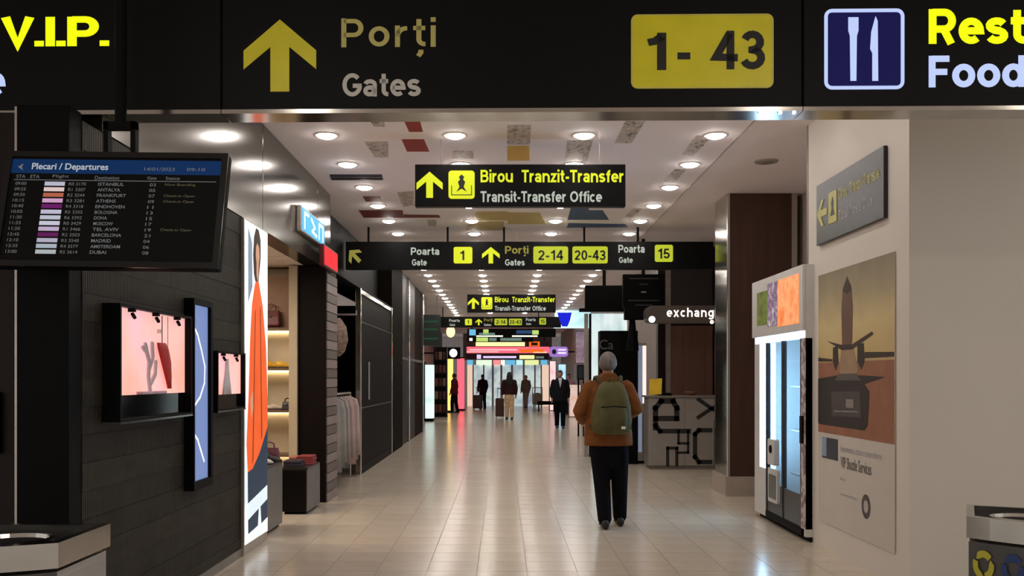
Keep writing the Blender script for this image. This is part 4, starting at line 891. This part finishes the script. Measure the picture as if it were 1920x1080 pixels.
for u in (r[0]+.1, r[2]-.1): MB().cyl((u, 27.04, r[3]), (u, 27.04, CEIL), .01, n=6).build('cable', M_grey, t)
t = thing('lit_showcase', 'mint white lit showcase standing on the far left', 'showcase', px_at(805, 790, 32.5)-Vector((0, 0, 0)))
M = front(32.5); r = rp(M, 797, 684, 812, 780)
MB(M).box(r[0], .1, -.6, r[2], r[3], -.02).build('panel', printmat('mint glow', ('b0e0d8', 'e8fff8', 'c8f0e8'), 2, emis=.9), t); MB(M).box(r[0]-.12, .1, -.6, r[0], r[3]+.1, 0).build('frame', M_blk2, t); MB(M).box(r[0]-.12, 0, -.6, r[2], .1, 0).build('foot', M_blk2, t)
t = thing('goods_rack', 'rack of dark red goods beside the mint showcase', 'rack', (-2.4, 36, 0))
M = front(36.0); r = rp(M, 813, 650, 838, 782)
MB(M).box(r[0], 0, -.5, r[0]+.04, r[3], 0).build('post', M_dbrown, t); MB(M).box(r[2]-.04, 0, -.5, r[2], r[3], 0).build('post', M_dbrown, t)
MB(M).box(r[0]+.04, 0, -.5, r[2]-.04, r[3], -.45).build('back', M_dbrown, t)
for k in range(5):
    z = .15+k*.5; MB(M).box(r[0]+.04, z, -.45, r[2]-.04, z+.03, 0).build('shelf', M_dbrown, t)
for k in range(5):
    for j in range(3):
        z = .18+k*.5; c = ('6a1c20', '7a3a2a', '4a1418', '8a6a48', '3a1a1c')[(k*3+j) % 5]; u = r[0]+.10+j*.15
        o = thing('goods_box', '%s carton at the %s of the %s shelf of the dark red rack' % (('crimson', 'rust', 'wine', 'tan', 'maroon')[(k*3+j) % 5], ('left', 'middle', 'right')[j], ('lowest', 'second lowest', 'middle', 'second highest', 'topmost')[k]), 'box', (u, 35.9, z), 'boxes on the dark red rack')
        MB(M).box(u-.06, z, -.3, u+.06, z+.30, -.08, .01).build('carton', mat('carton '+c, c, .5), o)
t = thing('blade_sign', 'small black projecting sign with a white round emblem on the far left', 'sign', px_at(850, 672, 38))
M = front(38.0); r = rp(M, 837, 651, 863, 673)
MB(M).box(r[0]-.1, r[1], -.1, r[2], r[3], 0, .01).build('board', M_blk2, t)
cx, cy = (r[0]+r[2])/2, (r[1]+r[3])/2
MB(M).prism([(cx+.16*math.cos(a), cy+.17*math.sin(a)) for a in [2*math.pi*i/20 for i in range(20)]], 0, .01).build('emblem', em('white emblem', 'f0f4ff', 1.2), t)
MB(M).box(-3.2, cy-.03, -.08, r[0]-.1, cy+.03, -.02).build('arm', M_blk2, t)
def glow_col(label, Y, x0, x1, y0, c, s):
    M = front(Y); r = rp(M, x0, y0, x1, y0+50)
    t = thing('light_column', label, 'light column', ((r[0]+r[2])/2, Y, 0))
    MB(M).box(r[0], .08, -.3, r[2], r[3], 0, .02).build('shaft', em('glow '+c, c, s), t); MB(M).box(r[0]-.03, 0, -.33, r[2]+.03, .08, .03).build('base', M_blk2, t); MB(M).box(r[0]-.02, r[3], -.32, r[2]+.02, r[3]+.06, .02).build('cap', M_blk2, t)
glow_col('yellow glowing column at the far left shops', 41, 838, 849, 672, 'f0c060', 2.2)
glow_col('red glowing column at the far left shops', 43, 857, 870, 672, 'f05060', 2.0)
t = thing('pendant_globe', 'cream glowing globe lamp high on the far left', 'lamp', px_at(845, 622, 36))
q = px_at(845, 622, 36); MB().ball(q, .17, .17, .22).build('globe', em('cream globe', 'f8e8b0', 1.4, 0), t, smooth=True); MB().cyl((q.x, q.y, q.z+.2), (q.x, q.y, CEIL), .01, n=6).build('cord', M_blk2, t)
# ------------------------------------------------------------------ far right side
struct('wall_right_far', MB().box(3.05, 17.2, 0, 3.3, 50, CEIL), mat('warm grey far wall', '8a7c76', .6), 'warm grey wall of the far right shops')
t = thing('blue_banner', 'bright blue shield shaped banner hanging on the right', 'banner', px_at(1058, 612, 30))
M = front(30.0); P = [(1045, 586), (1072, 586), (1069, 600), (1064, 612), (1054, 612), (1049, 600)]
MB(M).prism([pp(M, *p) for p in P], -.04, 0).build('banner', em('cobalt glow', '1822d8', .9, .1), t)
u, vt = pp(M, 1058, 586); MB().cyl((u, 30.02, vt), (u, 30.02, CEIL), .008, n=6).build('cord', M_grey, t)
t = thing('lit_canopy', 'pale cyan lit panel behind the blue banner', 'wall light', px_at(1072, 612, 33))
M = front(33.0); r = rp(M, 1040, 578, 1098, 612)
MB(M).box(r[0], r[1], -.1, r[2]+.2, r[3], 0, .01).build('panel', printmat('cyan glow', ('7cb8c8', 'c4ecf0', '98d0dc'), 1.5, emis=.8), t); MB(M).box(r[0]-.03, r[1]-.06, -.12, r[2]+.2, r[1], .02).build('rim', em('cyan rim', 'd8f8fc', 1.0), t)
t = thing('blade_sign', 'violet lit projecting sign on the far right', 'sign', px_at(1047, 668, 40))
M = front(40.0); r = rp(M, 1030, 650, 1065, 669)
MB(M).rrect(*r, .12, -.12, 0).build('box', em('violet glow', 'a880d8', .8), t); MB(M).prism([(r[0]+.2+.09*math.cos(a), (r[1]+r[3])/2+.11*math.sin(a)) for a in [2*math.pi*i/16 for i in range(16)]], 0, .01).build('emblem', M_ink, t); MB(M).box(r[0]+.36, r[1]+.12, 0, r[2]-.08, r[1]+.2, .01).build('text_line', em('white violet', 'f0e0ff', 1.), t); MB(M).box(r[0]+.36, r[1]+.26, 0, r[2]-.08, r[1]+.33, .01).build('text_line', em('white violet', 'f0e0ff', 1.), t)
MB(M).box(r[2], (r[1]+r[3])/2-.03, -.08, 3.06, (r[1]+r[3])/2+.03, -.04).build('arm', M_blk2, t)
def lit_panel(label, Y, x0, x1, y0, y1, cols, s, z0=None):
    M = front(Y); r = rp(M, x0, y0, x1, y1)
    if z0 is not None: r = (r[0], z0, r[2], r[3])
    t = thing('wall_light', label, 'wall light', ((r[0]+r[2])/2, Y, r[1]))
    MB(M).box(r[0], r[1], -.15, r[2], r[3], -.01).build('casing', M_grey, t); MB(M).box(r[0]+.03, r[1]+.03, -.01, r[2]-.03, r[3]-.03, 0).build('panel', printmat('panel '+label[:20], cols, 2, emis=s), t)
    if Y == 34: MB(M).box(r[2], (r[1]+r[3])/2-.05, -.14, 3.06, (r[1]+r[3])/2+.05, -.05).build('arm', M_grey, t)
    return t
lit_panel('pink lit wall panel at the far right', 43, 1030, 1043, 676, 775, ('f0a8b0', 'f8d0d0', 'e890a0'), 1.1, 0)
lit_panel('pale blue lit wall panel at the far right', 41, 1046, 1062, 682, 775, ('80c0e8', 'b8e4f8', '5aa0d8'), 1.0, 0)
lit_panel('peach lit wall panel by the dark suited man', 36, 1066, 1090, 720, 790, ('e0b0a0', 'f4d8cc', 'b87868'), .6, 0)
t = thing('wall_cabinet', 'small black cabinet on the far right wall', 'cabinet', px_at(1088, 712, 24)); M = front(24.0); r = rp(M, 1083, 684, 1099, 712)
MB(M).box(r[0], r[1], -.3, r[2], r[3], 0, .01).build('body', M_blk2, t); MB(M).box(r[0]+.02, r[1]+.03, 0, r[2]-.02, r[3]-.03, .01).build('door', mat('gloss black', '101014', .2), t); MB(M).box(r[0]+.02, 0, -.28, r[0]+.06, r[1], -.2).build('leg', M_blk2, t); MB(M).box(r[2]-.06, 0, -.28, r[2]-.02, r[1], -.2).build('leg', M_blk2, t)
lit_panel('mottled lilac poster panel on the far right wall', 34, 1078, 1098, 620, 682, ('6a5868', 'b8a0b0', '8c6a80', 'd8c8d0'), .35)
t = thing('low_barrier', 'low black barrier beside the dark suited man', 'barrier', px_at(1025, 770, 43))
M = front(42.0); r = rp(M, 1008, 752, 1041, 759); MB(M).box(r[0], r[1], -.1, r[2], r[3], 0, .01).build('bar', M_blk2, t)
for u in (r[0]+.05, r[2]-.05): MB(M).box(u-.03, 0, -.08, u+.03, r[1], -.02).build('leg', M_blk2, t)
# far hanging boards --------------------------------------------------------
def far_board(label, Y, x0, x1, y0, y1, base, bits, kind='sign'):
    M = front(Y); r = rp(M, x0, y0, x1, y1)
    t = thing('far_sign', label, 'sign', ((r[0]+r[2])/2, Y, r[1]))
    MB(M).box(r[0], r[1], -.12, r[2], r[3], 0, .01).build('housing', base, t)
    for u in (r[0]+.2, r[2]-.2): MB().cyl((u, Y+.05, r[3]), (u, Y+.05, CEIL), .01, n=6).build('hanger', M_blk2, t)
    for x, w, a, b, m in bits:
        u0 = pp(M, x, y0)[0]; u1 = pp(M, x+w, y0)[0]; MB(M).box(u0, r[1]+(r[3]-r[1])*a, 0, u1, r[1]+(r[3]-r[1])*b, .006).build('lit_field', m, t)
E_g = em('lime field', 'c8e878', .8); E_c = em('cyan field', '70c0e8', .9); E_w = em('white field', 'f0f0e0', 1.1); E_o = em('orange field', 'f06820', 1.1); E_p = em('rose band', 'f06878', 1.15); E_y = em('butter field', 'f8e8a0', 1.3); E_n = em('navy field', '1a1c50', .4); E_gr = em('grey green field', '7c988c', .6)
far_board('far black board with cyan and lime fields below the gate sign', 36.5, 876, 1042, 616, 632, M_blk2, ((880, 12, .2, .9, E_c), (898, 30, .15, .5, E_gr), (906, 10, .3, .9, E_g), (893, 50, .02, .2, E_w), (960, 48, .02, .2, E_w), (968, 30, .4, .8, em('steel blue field', '3c5c88', .5)), (998, 12, .3, .8, E_g)))
far_board('far dark board with lime and grey fields above the cream strip', 40, 876, 1000, 632, 641, M_blk2, ((880, 6, .2, .8, E_w), (893, 22, .1, .9, E_g), (917, 14, .2, .8, E_gr), (938, 40, .2, .8, E_gr)))
far_board('cream lit strip sign over the rose band at the far end', 44, 876, 1028, 640, 650, mat('dark red board', '4a1810', .5), ((892, 92, .1, .85, E_y), (992, 4, .05, .95, E_o), (1008, 4, .05, .95, E_o), (996, 12, .78, .95, E_o), (996, 12, .05, .22, E_o)))
far_board('rose red lit band across the far end', 45, 875, 1030, 650, 662, E_p, ((875, 60, .1, .3, em('coral line', 'f8a8a0', 1.2)), (975, 45, .1, .6, E_o), (880, 90, .42, .62, em('pink line', 'f8b8c8', 1.2)), (1000, 25, .05, .2, E_y)))
far_board('navy lit strip sign below the rose band', 46.5, 873, 1028, 664, 674, mat('navy board', '10102c', .4), ((894, 8, .1, .9, em('pale lilac', 'e0d0f8', 1.)), (906, 62, .25, .65, em('pale lilac', 'e0d0f8', 1.)), (974, 28, .1, .8, E_y), (1004, 16, .2, .6, E_gr)))
# end shop front ------------------------------------------------------------
struct('wall_end', MB().box(-6, 54, 0, 6, 54.2, CEIL), mat('pale end wall', 'b8b4b8', .6), 'pale wall closing the far end')
t = thing('end_storefront', 'bright glazed shop front closing the far end of the concourse', 'shop front', (0, 50, 0))
M = front(50.0)
def pf(nm, x0, y0, x1, y1, m, d0=-.1, d1=0., ground=False):
    r = rp(M, x0, y0, x1, y1); MB(M).box(r[0], 0 if ground else r[1], d0, r[2], r[3], d1).build(nm, m, t)
glassm = printmat('end glass glow', ('7ca8a0', 'd8e8e4', 'a8bcc4', '8c8ca8'), 1.2, emis=.75)
for a, b in ((888, 906), (908, 922), (926, 938), (942, 958), (962, 980), (984, 1002), (1004, 1014)): pf('pane', a, 684, b, 757, glassm, -.1, -.05, True)
for x in (887, 907, 924, 940, 960, 982, 1003, 1015): pf('mullion', x-1.4, 676, x+1.4, 757, mat('white mullion', 'c8ccd4', .4), -.08, 0, True)
for a, b, m in ((893, 922, em('green white', 'd8f0d0', 1.2)), (925, 938, em('coral light', 'f08888', 1.2)), (939, 947, E_w), (948, 966, E_c), (968, 980, em('pale cyan', 'c0f0f0', 1.1)), (984, 1010, em('lime white', 'e0e8a0', 1.1)), (876, 887, E_c), (1014, 1026, E_c)): pf('lit_transom', a, 675, b, 684, m, -.1, .02)
for a, b in ((876, 886), (1016, 1029)): pf('pier', a, 684, b, 757, em('peach pier', 'f0d0b8', .95), -.2, .0, True)
pf('fascia', 868, 615, 1035, 675, mat('grey end fascia', '6c6468', .5), -.3, -.2)
# ------------------------------------------------------------------ people
def rotp(P, loc, yaw): return Matrix.Translation(loc) @ Matrix.Rotation(yaw, 4, 'Z')
def hand(m, w, d, side, up=Vector((0, 0, 1))):
    """palm and five fingers from wrist w along direction d, lightly curled"""
    d = Vector(d).normalized(); w = Vector(w); s = d.cross(up).normalized()*side; n = s.cross(d).normalized()
    m.limb([w, w+d*.04, w+d*.085], [.028, .036, .034], 10)
    m.limb([w+d*.05+s*.016, w+d*.08+s*.016], [.024, .02], 8); m.limb([w+d*.05-s*.016, w+d*.08-s*.016], [.024, .02], 8)
    for k, (o, L) in enumerate(((.030, .062), (.010, .075), (-.010, .070), (-.029, .054))):
        a = w+d*.085+s*o; m.limb([a, a+d*L*.45-n*.006, a+d*L*.75-n*.024, a+d*L*.88-n*.044], [.0098, .0092, .0088, .0075], 8)
    a = w+d*.03+s*.03; m.limb([a, a+d*.03+s*.026-n*.008, a+d*.055+s*.030-n*.022], [.013, .011, .009], 8)
SKIN = {}
def person(label, loc, yaw, hgt, jacket, trouser, hair, skin='c09078', shoe='14120f', walk=.1, arms=None, legs=None, long_hair=False, vox=.02, fine=False, hem=.82, bulk=1., shirt=None):
    k = hgt/1.755
    Mx = Matrix.Translation(loc) @ Matrix.Rotation(yaw, 4, 'Z') @ Matrix.Scale(k, 4)
    t = thing('person', label, 'person', loc, M=Matrix.Translation(loc) @ Matrix.Rotation(yaw, 4, 'Z'))
    arms = arms or [[(-.19, 0, 1.42), (-.25, -.02, 1.15), (-.25, .07, .92)], [(.19, 0, 1.42), (.25, -.02, 1.15), (.25, .07, .92)]]
    legs = legs or [[(-.085, 0, .86), (-.085, walk*.6, .48), (-.085, walk-.04, .08)], [(.085, 0, .86), (.085, -walk*.3, .48), (.085, -walk, .08)]]
    b = bulk
    # body
    m = MB(Mx)
    m.rings([(0, .0, .84, .14, .10), (0, 0, .98, .145, .10), (0, 0, 1.12, .14, .095), (0, 0, 1.3, .165, .11), (0, 0, 1.42, .15, .09), (0, 0, 1.48, .06, .06)])
    m.limb([(0, -.01, 1.43), (0, .0, 1.52), (0, .015, 1.60)], [.06, .055, .055], 14)
    m.ball((0, .012, 1.655), .076, .092, .098, 20, 14); m.ball((0, .035, 1.60), .058, .066, .065)
    m.ball((0, .112, 1.635), .014, .02, .022); m.ball((0, .098, 1.585), .026, .012, .010)
    for s in (-1, 1): m.ball((s*.079, 0, 1.64), .012, .024, .034); m.ball((s*.03, .097, 1.665), .013, .008, .009)
    for A, s in zip(arms, (-1, 1)):
        m.limb(A, [.048, .042, .03], 12)
        d = Vector(A[2])-Vector(A[1])
        if fine: hand(m, A[2], d, s)
        else: m.limb([A[2], Vector(A[2])+d.normalized()*.09, Vector(A[2])+d.normalized()*.16], [.034, .036, .022], 8)
    for Lg in legs: m.limb(Lg, [.085, .06, .042], 12); q = Lg[2]; m.limb([(q[0], q[1], .05), (q[0], q[1]+.14, .04)], [.035, .03], 8)
    m.build('body', mat('skin '+skin, skin, .5), t, remesh=(.0065 if fine else vox*.8))
    # jacket
    m = MB(Mx)
    m.rings([(.005, 0, hem, .238*b, .15*b), (.005, 0, hem+.10, .235*b, .148*b), (0, 0, 1.1, .218*b, .14*b), (0, 0, 1.25, .215*b, .14*b), (0, 0, 1.36, .21*b, .13), (0, 0, 1.44, .175, .11), (0, 0, 1.50, .105, .085), (0, .0, 1.545, .075, .075)], 28)
    for A in arms:
        a0, a1, a2 = (Vector(p) for p in A); e = a1+(a2-a1)*.94
        m.limb([a0, a0*.5+a1*.5, a1, a1*.45+e*.55, e], [.078, .074, .068, .06, .05], 14)
    m.build('jacket', mat('jacket '+jacket, jacket, .75, var=.2, scale=14, bump=.35, spec=.15), t, remesh=(.011 if fine else vox))
    # trousers
    m = MB(Mx); hx = sum(q[0][0] for q in legs)/2; hy = sum(q[0][1] for q in legs)/2
    m.rings([(hx, hy, .60, .07, .05), (hx, hy, .68, .12, .085), (hx*.7, hy*.7, .78, .17, .12), (0, 0, .92, .17, .12), (0, 0, 1.0, .16, .11)], 24)
    for Lg in legs:
        p0, p1, p2 = (Vector(q) for q in Lg); m.limb([p0, p0*.5+p1*.5, p1, p1*.45+p2*.55, p2+Vector((0, 0, .0))], [.108, .102, .085, .076, .069], 14)
    m.build('trousers', mat('trousers '+trouser, trouser, .85, var=.25, scale=12, bump=.3, spec=.08), t, remesh=(.010 if fine else vox))
    for Lg in legs:
        q = Lg[2]; m = MB(Mx); x, y = q[0], q[1]; z = q[2]-.08
        m.loft([[(x+w*math.cos(a), yy+y, z+.0+max(-.0, h*(.5+.5*math.sin(a)))) for a in [2*math.pi*i/14 for i in range(14)]] for yy, w, h in ((-.085, .022, .06), (-.07, .036, .09), (-.02, .04, .11), (.05, .046, .09), (.12, .05, .06), (.17, .042, .045), (.20, .02, .03))])
        m.build('shoe', mat('footwear '+shoe, shoe, .5), t, smooth=True)
    # hair
    m = MB(Mx); n, mm = 24, 16; R = (.089, .104, .108); vs = []; fs = []
    c = Vector((0, .006, 1.652))
    m2 = [[(c.x+R[0]*math.sin(math.pi*j/mm)*math.cos(2*math.pi*i/n)*(1+.02*math.sin(9*i+5*j)), c.y+R[1]*math.sin(math.pi*j/mm)*math.sin(2*math.pi*i/n)*(1+.02*math.cos(7*i+3*j)), c.z+R[2]*math.cos(math.pi*j/mm)) for i in range(n)] for j in range(mm+1)]
    inn = [[(c.x+(p[0]-c.x)*.9, c.y+(p[1]-c.y)*.9, c.z+(p[2]-c.z)*.9) for p in r] for r in m2]
    keep = set()
    for j in range(mm):
        for i in range(n):
            p = Vector(m2[j][i])-c
            if p.z > .045 or (p.y < .012 and p.z > -.062): keep.add((j, i))
    idx = lambda j, i, o: o+j*n+(i % n)
    base = [p for r in m2 for p in r]+[p for r in inn for p in r]; off = (mm+1)*n
    for j, i in keep:
        fs.append((idx(j, i, 0), idx(j+1, i, 0), idx(j+1, i+1, 0), idx(j, i+1, 0))); fs.append((idx(j, i, off), idx(j, i+1, off), idx(j+1, i+1, off), idx(j+1, i, off)))
        for (dj, di, e) in ((-1, 0, ((0, 0), (0, 1))), (1, 0, ((1, 1), (1, 0))), (0, -1, ((1, 0), (0, 0))), (0, 1, ((0, 1), (1, 1)))):
            if (j+dj, (i+di) % n) not in keep and 0 <= j+dj < mm:
                (a, b2), (c2, d2) = e; fs.append((idx(j+a, i+b2, 0), idx(j+c2, i+d2, 0), idx(j+c2, i+d2, off), idx(j+a, i+b2, off)))
    m.add(base, fs); hm = mat('hair '+hair, hair, .7, var=.35, scale=30, stretch=(1, 1, .3), bump=.4)
    m.build('hair', hm, t, smooth=True)
    if long_hair:
        m = MB(Mx); m.rings([(0, -.09, 1.22, .06, .02), (0, -.10, 1.3, .12, .04), (0, -.085, 1.45, .125, .06), (0, -.05, 1.60, .105, .07), (0, -.02, 1.70, .08, .07)], 16); m.build('long_hair', hm, t, smooth=True)
    if shirt:
        MB(Mx).prism([(-.04, 1.50), (.04, 1.50), (0, 1.28)], 0, .001) if False else None
        m = MB(Mx); m.add([(-.06, .10, 1.505), (.06, .10, 1.505), (.0, .158, 1.22), (-.05, .06, 1.53), (.05, .06, 1.53), (0, .13, 1.23)], [(0, 2, 1), (3, 4, 5), (0, 1, 4, 3), (1, 2, 5, 4), (2, 0, 3, 5)]); m.build('shirt', mat('shirt '+shirt, shirt, .7), t)
    return t
YM = 9.47; xm = (1140-VX)*YM/F
man = person('man seen from behind in a brown jacket and dark jeans walking away', Vector((xm, YM, 0)), 0, 1.755, '70441f', '0e0e14', '6a6460', 'a8785c', '120f0d',
    arms=[[(-.175, .01, 1.41), (-.29, -.03, 1.16), (-.235, .21, 1.06)], [(.18, .01, 1.41), (.285, -.03, 1.18), (.225, .20, 1.12)]],
    legs=[[(-.075, .0, .84), (-.06, .02, .48), (-.038, -.06, .085)], [(.095, .0, .84), (.122, .06, .48), (.135, .14, .085)]], fine=True, hem=.825, bulk=1.02)
# backpack on his back
YB = YM-.145
t = thing('backpack', 'olive green backpack worn by the man in the brown jacket', 'backpack', (xm+.02, YB, .95))
def bk(z, w, d, y=0): return [(xm+.015+w*sx, YB-d*sy+y, z) for sx, sy in ((-1,0),(-.98,.45),(-.86,.8),(-.55,1),(0,1.04),(.55,1),(.86,.8),(.98,.45),(1,0))]
M_olive = mat('olive canvas', '4c4a22', .8, var=.2, scale=12, bump=.3)
MB().loft([bk(.945, .14, .10), bk(.97, .185, .145), bk(1.08, .20, .165), bk(1.22, .185, .155), bk(1.34, .155, .13), bk(1.42, .125, .10), bk(1.46, .08, .06)]).build('bag', M_olive, t, smooth=True)
def bk2(z, w, d): return [(xm+.02+w*sx, YB-.10-d*sy, z) for sx, sy in ((-1,0),(-.95,.6),(-.6,1),(0,1.03),(.6,1),(.95,.6),(1,0))]
pk = MB().loft([bk2(.975, .11, .06), bk2(1.0, .14, .10), bk2(1.12, .145, .105), bk2(1.2, .13, .09), bk2(1.215, .11, .06)]).build('front_pocket', mat('dark olive canvas', '45441f', .8, var=.2, scale=12, bump=.3), t, smooth=True)
MB().limb([(xm-.10, YB-.185, 1.213), (xm+.02, YB-.196, 1.222), (xm+.14, YB-.185, 1.213)], [.006]*3, 6).build('zip', M_blk2, pk)
MB().box(xm+.09, YB-.212, 1.005, xm+.13, YB-.198, 1.03, .002).build('label_patch', mat('white patch', 'd8d8d0', .5), pk)
MB().limb([(xm-.015, YB-.05, 1.45), (xm-.012, YB-.06, 1.49), (xm+.03, YB-.06, 1.495), (xm+.045, YB-.05, 1.45)], [.009]*4, 8).build('handle', M_olive, t, smooth=True)
for s in (-1, 1):
    MB().limb([(xm+.015+s*.09, YB-.02, 1.43), (xm+s*.115, YB+.06, 1.505), (xm+s*.125, YB+.17, 1.50), (xm+s*.14, YB+.275, 1.38), (xm+s*.17, YB+.28, 1.2), (xm+s*.215, YB+.17, 1.05), (xm+.015+s*.185, YB-.02, 1.0)], [.018, .02, .022, .02, .016, .012, .012], 8).build('shoulder_strap', mat('strap olive', '3a3818', .8), t, smooth=True)
    MB().box(xm+.015+s*.17-.022, YB-.09, .99, xm+.015+s*.17+.022, YB-.01, 1.16, .015).build('side_pocket', M_olive, t)
def gp(px, py): Y = F*CH/(py-VY); return Vector(((px-VX)*Y/F, Y, 0))
person('man in a dark suit walking toward us on the right', gp(1050, 803), math.pi, 1.72, '14161e', '101218', '3a2c26', 'b88a70', shirt='d8d8d8', walk=.14, hem=.80, bulk=1.08)
person('woman with long dark hair and pale trousers at the centre of the concourse', gp(955, 787), .1, 1.70, '3a1c20', 'd8b890', '120f10', long_hair=True, walk=.12, hem=.92, bulk=.86)
person('dark clothed traveller with a trolley left of the long haired woman', gp(905, 766), .5, 1.66, '1a1413', '121112', '241a16', walk=.1)
person('distant traveller in pale grey green clothes right of the long haired woman', gp(986, 765), 2.6, 1.62, '6c7464', '8c948c', '4a3a34', walk=.12)
person('person in dark red and black by the red glowing column', gp(852, 774), 1.2, 1.68, '5a1820', '141014', '1c1414', walk=.12)
person('dim figure in maroon next to the rack on the far left', gp(826, 779), 1.8, 1.66, '4a1820', '2a1a1c', '1c1414', walk=.08)
person('person in a pale pink top far off by the lilac panel', gp(1066, 778), 2.9, 1.66, 'b88c98', '2a2430', '241c1c', walk=.1)
# luggage ------------------------------------------------------------------
def suitcase(label, p, w, dp, h, col):
    t = thing('suitcase', label, 'suitcase', p)
    MB().box(p.x-w/2, p.y-dp/2, .06, p.x+w/2, p.y+dp/2, .06+h, .04).build('shell', mat('case '+col, col, .45), t)
    for sx in (-1, 1):
        for sy in (-1, 1): MB().cyl((p.x+sx*w*.38-.012, p.y+sy*dp*.3, .03), (p.x+sx*w*.38+.012, p.y+sy*dp*.3, .03), .03).build('wheel', M_blk2, t)
    for sx in (-1, 1): MB().cyl((p.x+sx*.08, p.y, .06+h), (p.x+sx*.08, p.y, h+.42), .01, n=8).build('pull_rod', M_steel, t)
    MB().cyl((p.x-.1, p.y, h+.42), (p.x+.1, p.y, h+.42), .015, n=8).build('grip', M_blk2, t)
    for z in (.2, .45): MB().box(p.x-w/2+.02, p.y-dp/2-.006, .06+h*z, p.x+w/2-.02, p.y-dp/2+.004, .06+h*z+.02).build('rib', mat('case '+col, col), t)
suitcase('brown wheeled suitcase beside the long haired woman', gp(937, 784), .32, .24, .68, '4a2418')
suitcase('black suitcase in front of the dark clothed traveller', gp(896, 768), .45, .28, .62, '141214')
t = thing('luggage_trolley', 'grey luggage trolley beside the pale grey green traveller', 'trolley', gp(1008, 765)); p = gp(1008, 765)
MB().box(p.x-.25, p.y-.4, .15, p.x+.25, p.y+.3, .2, .01).build('deck', M_steel, t)
for sx in (-1, 1): MB().limb([(p.x+sx*.24, p.y+.28, .2), (p.x+sx*.24, p.y+.34, .7), (p.x+sx*.24, p.y+.4, 1.0)], [.018]*3, 8).build('upright', M_steel, t); MB().cyl((p.x+sx*.2-.015, p.y, .075), (p.x+sx*.2+.015, p.y, .075), .075).build('wheel', M_blk2, t)
MB().cyl((p.x-.26, p.y+.4, 1.0), (p.x+.26, p.y+.4, 1.0), .02).build('handle', M_steel, t)
t = thing('suitcase', 'pale suitcase lying on the grey luggage trolley', 'suitcase', (p.x, p.y, .2)); MB().box(p.x-.23, p.y-.3, .2, p.x+.23, p.y+.2, .72, .04).build('shell', mat('pale case', '8c9a84', .5), t); MB().box(p.x-.08, p.y-.05, .72, p.x+.08, p.y-.02, .75).build('grip', M_blk2, t)
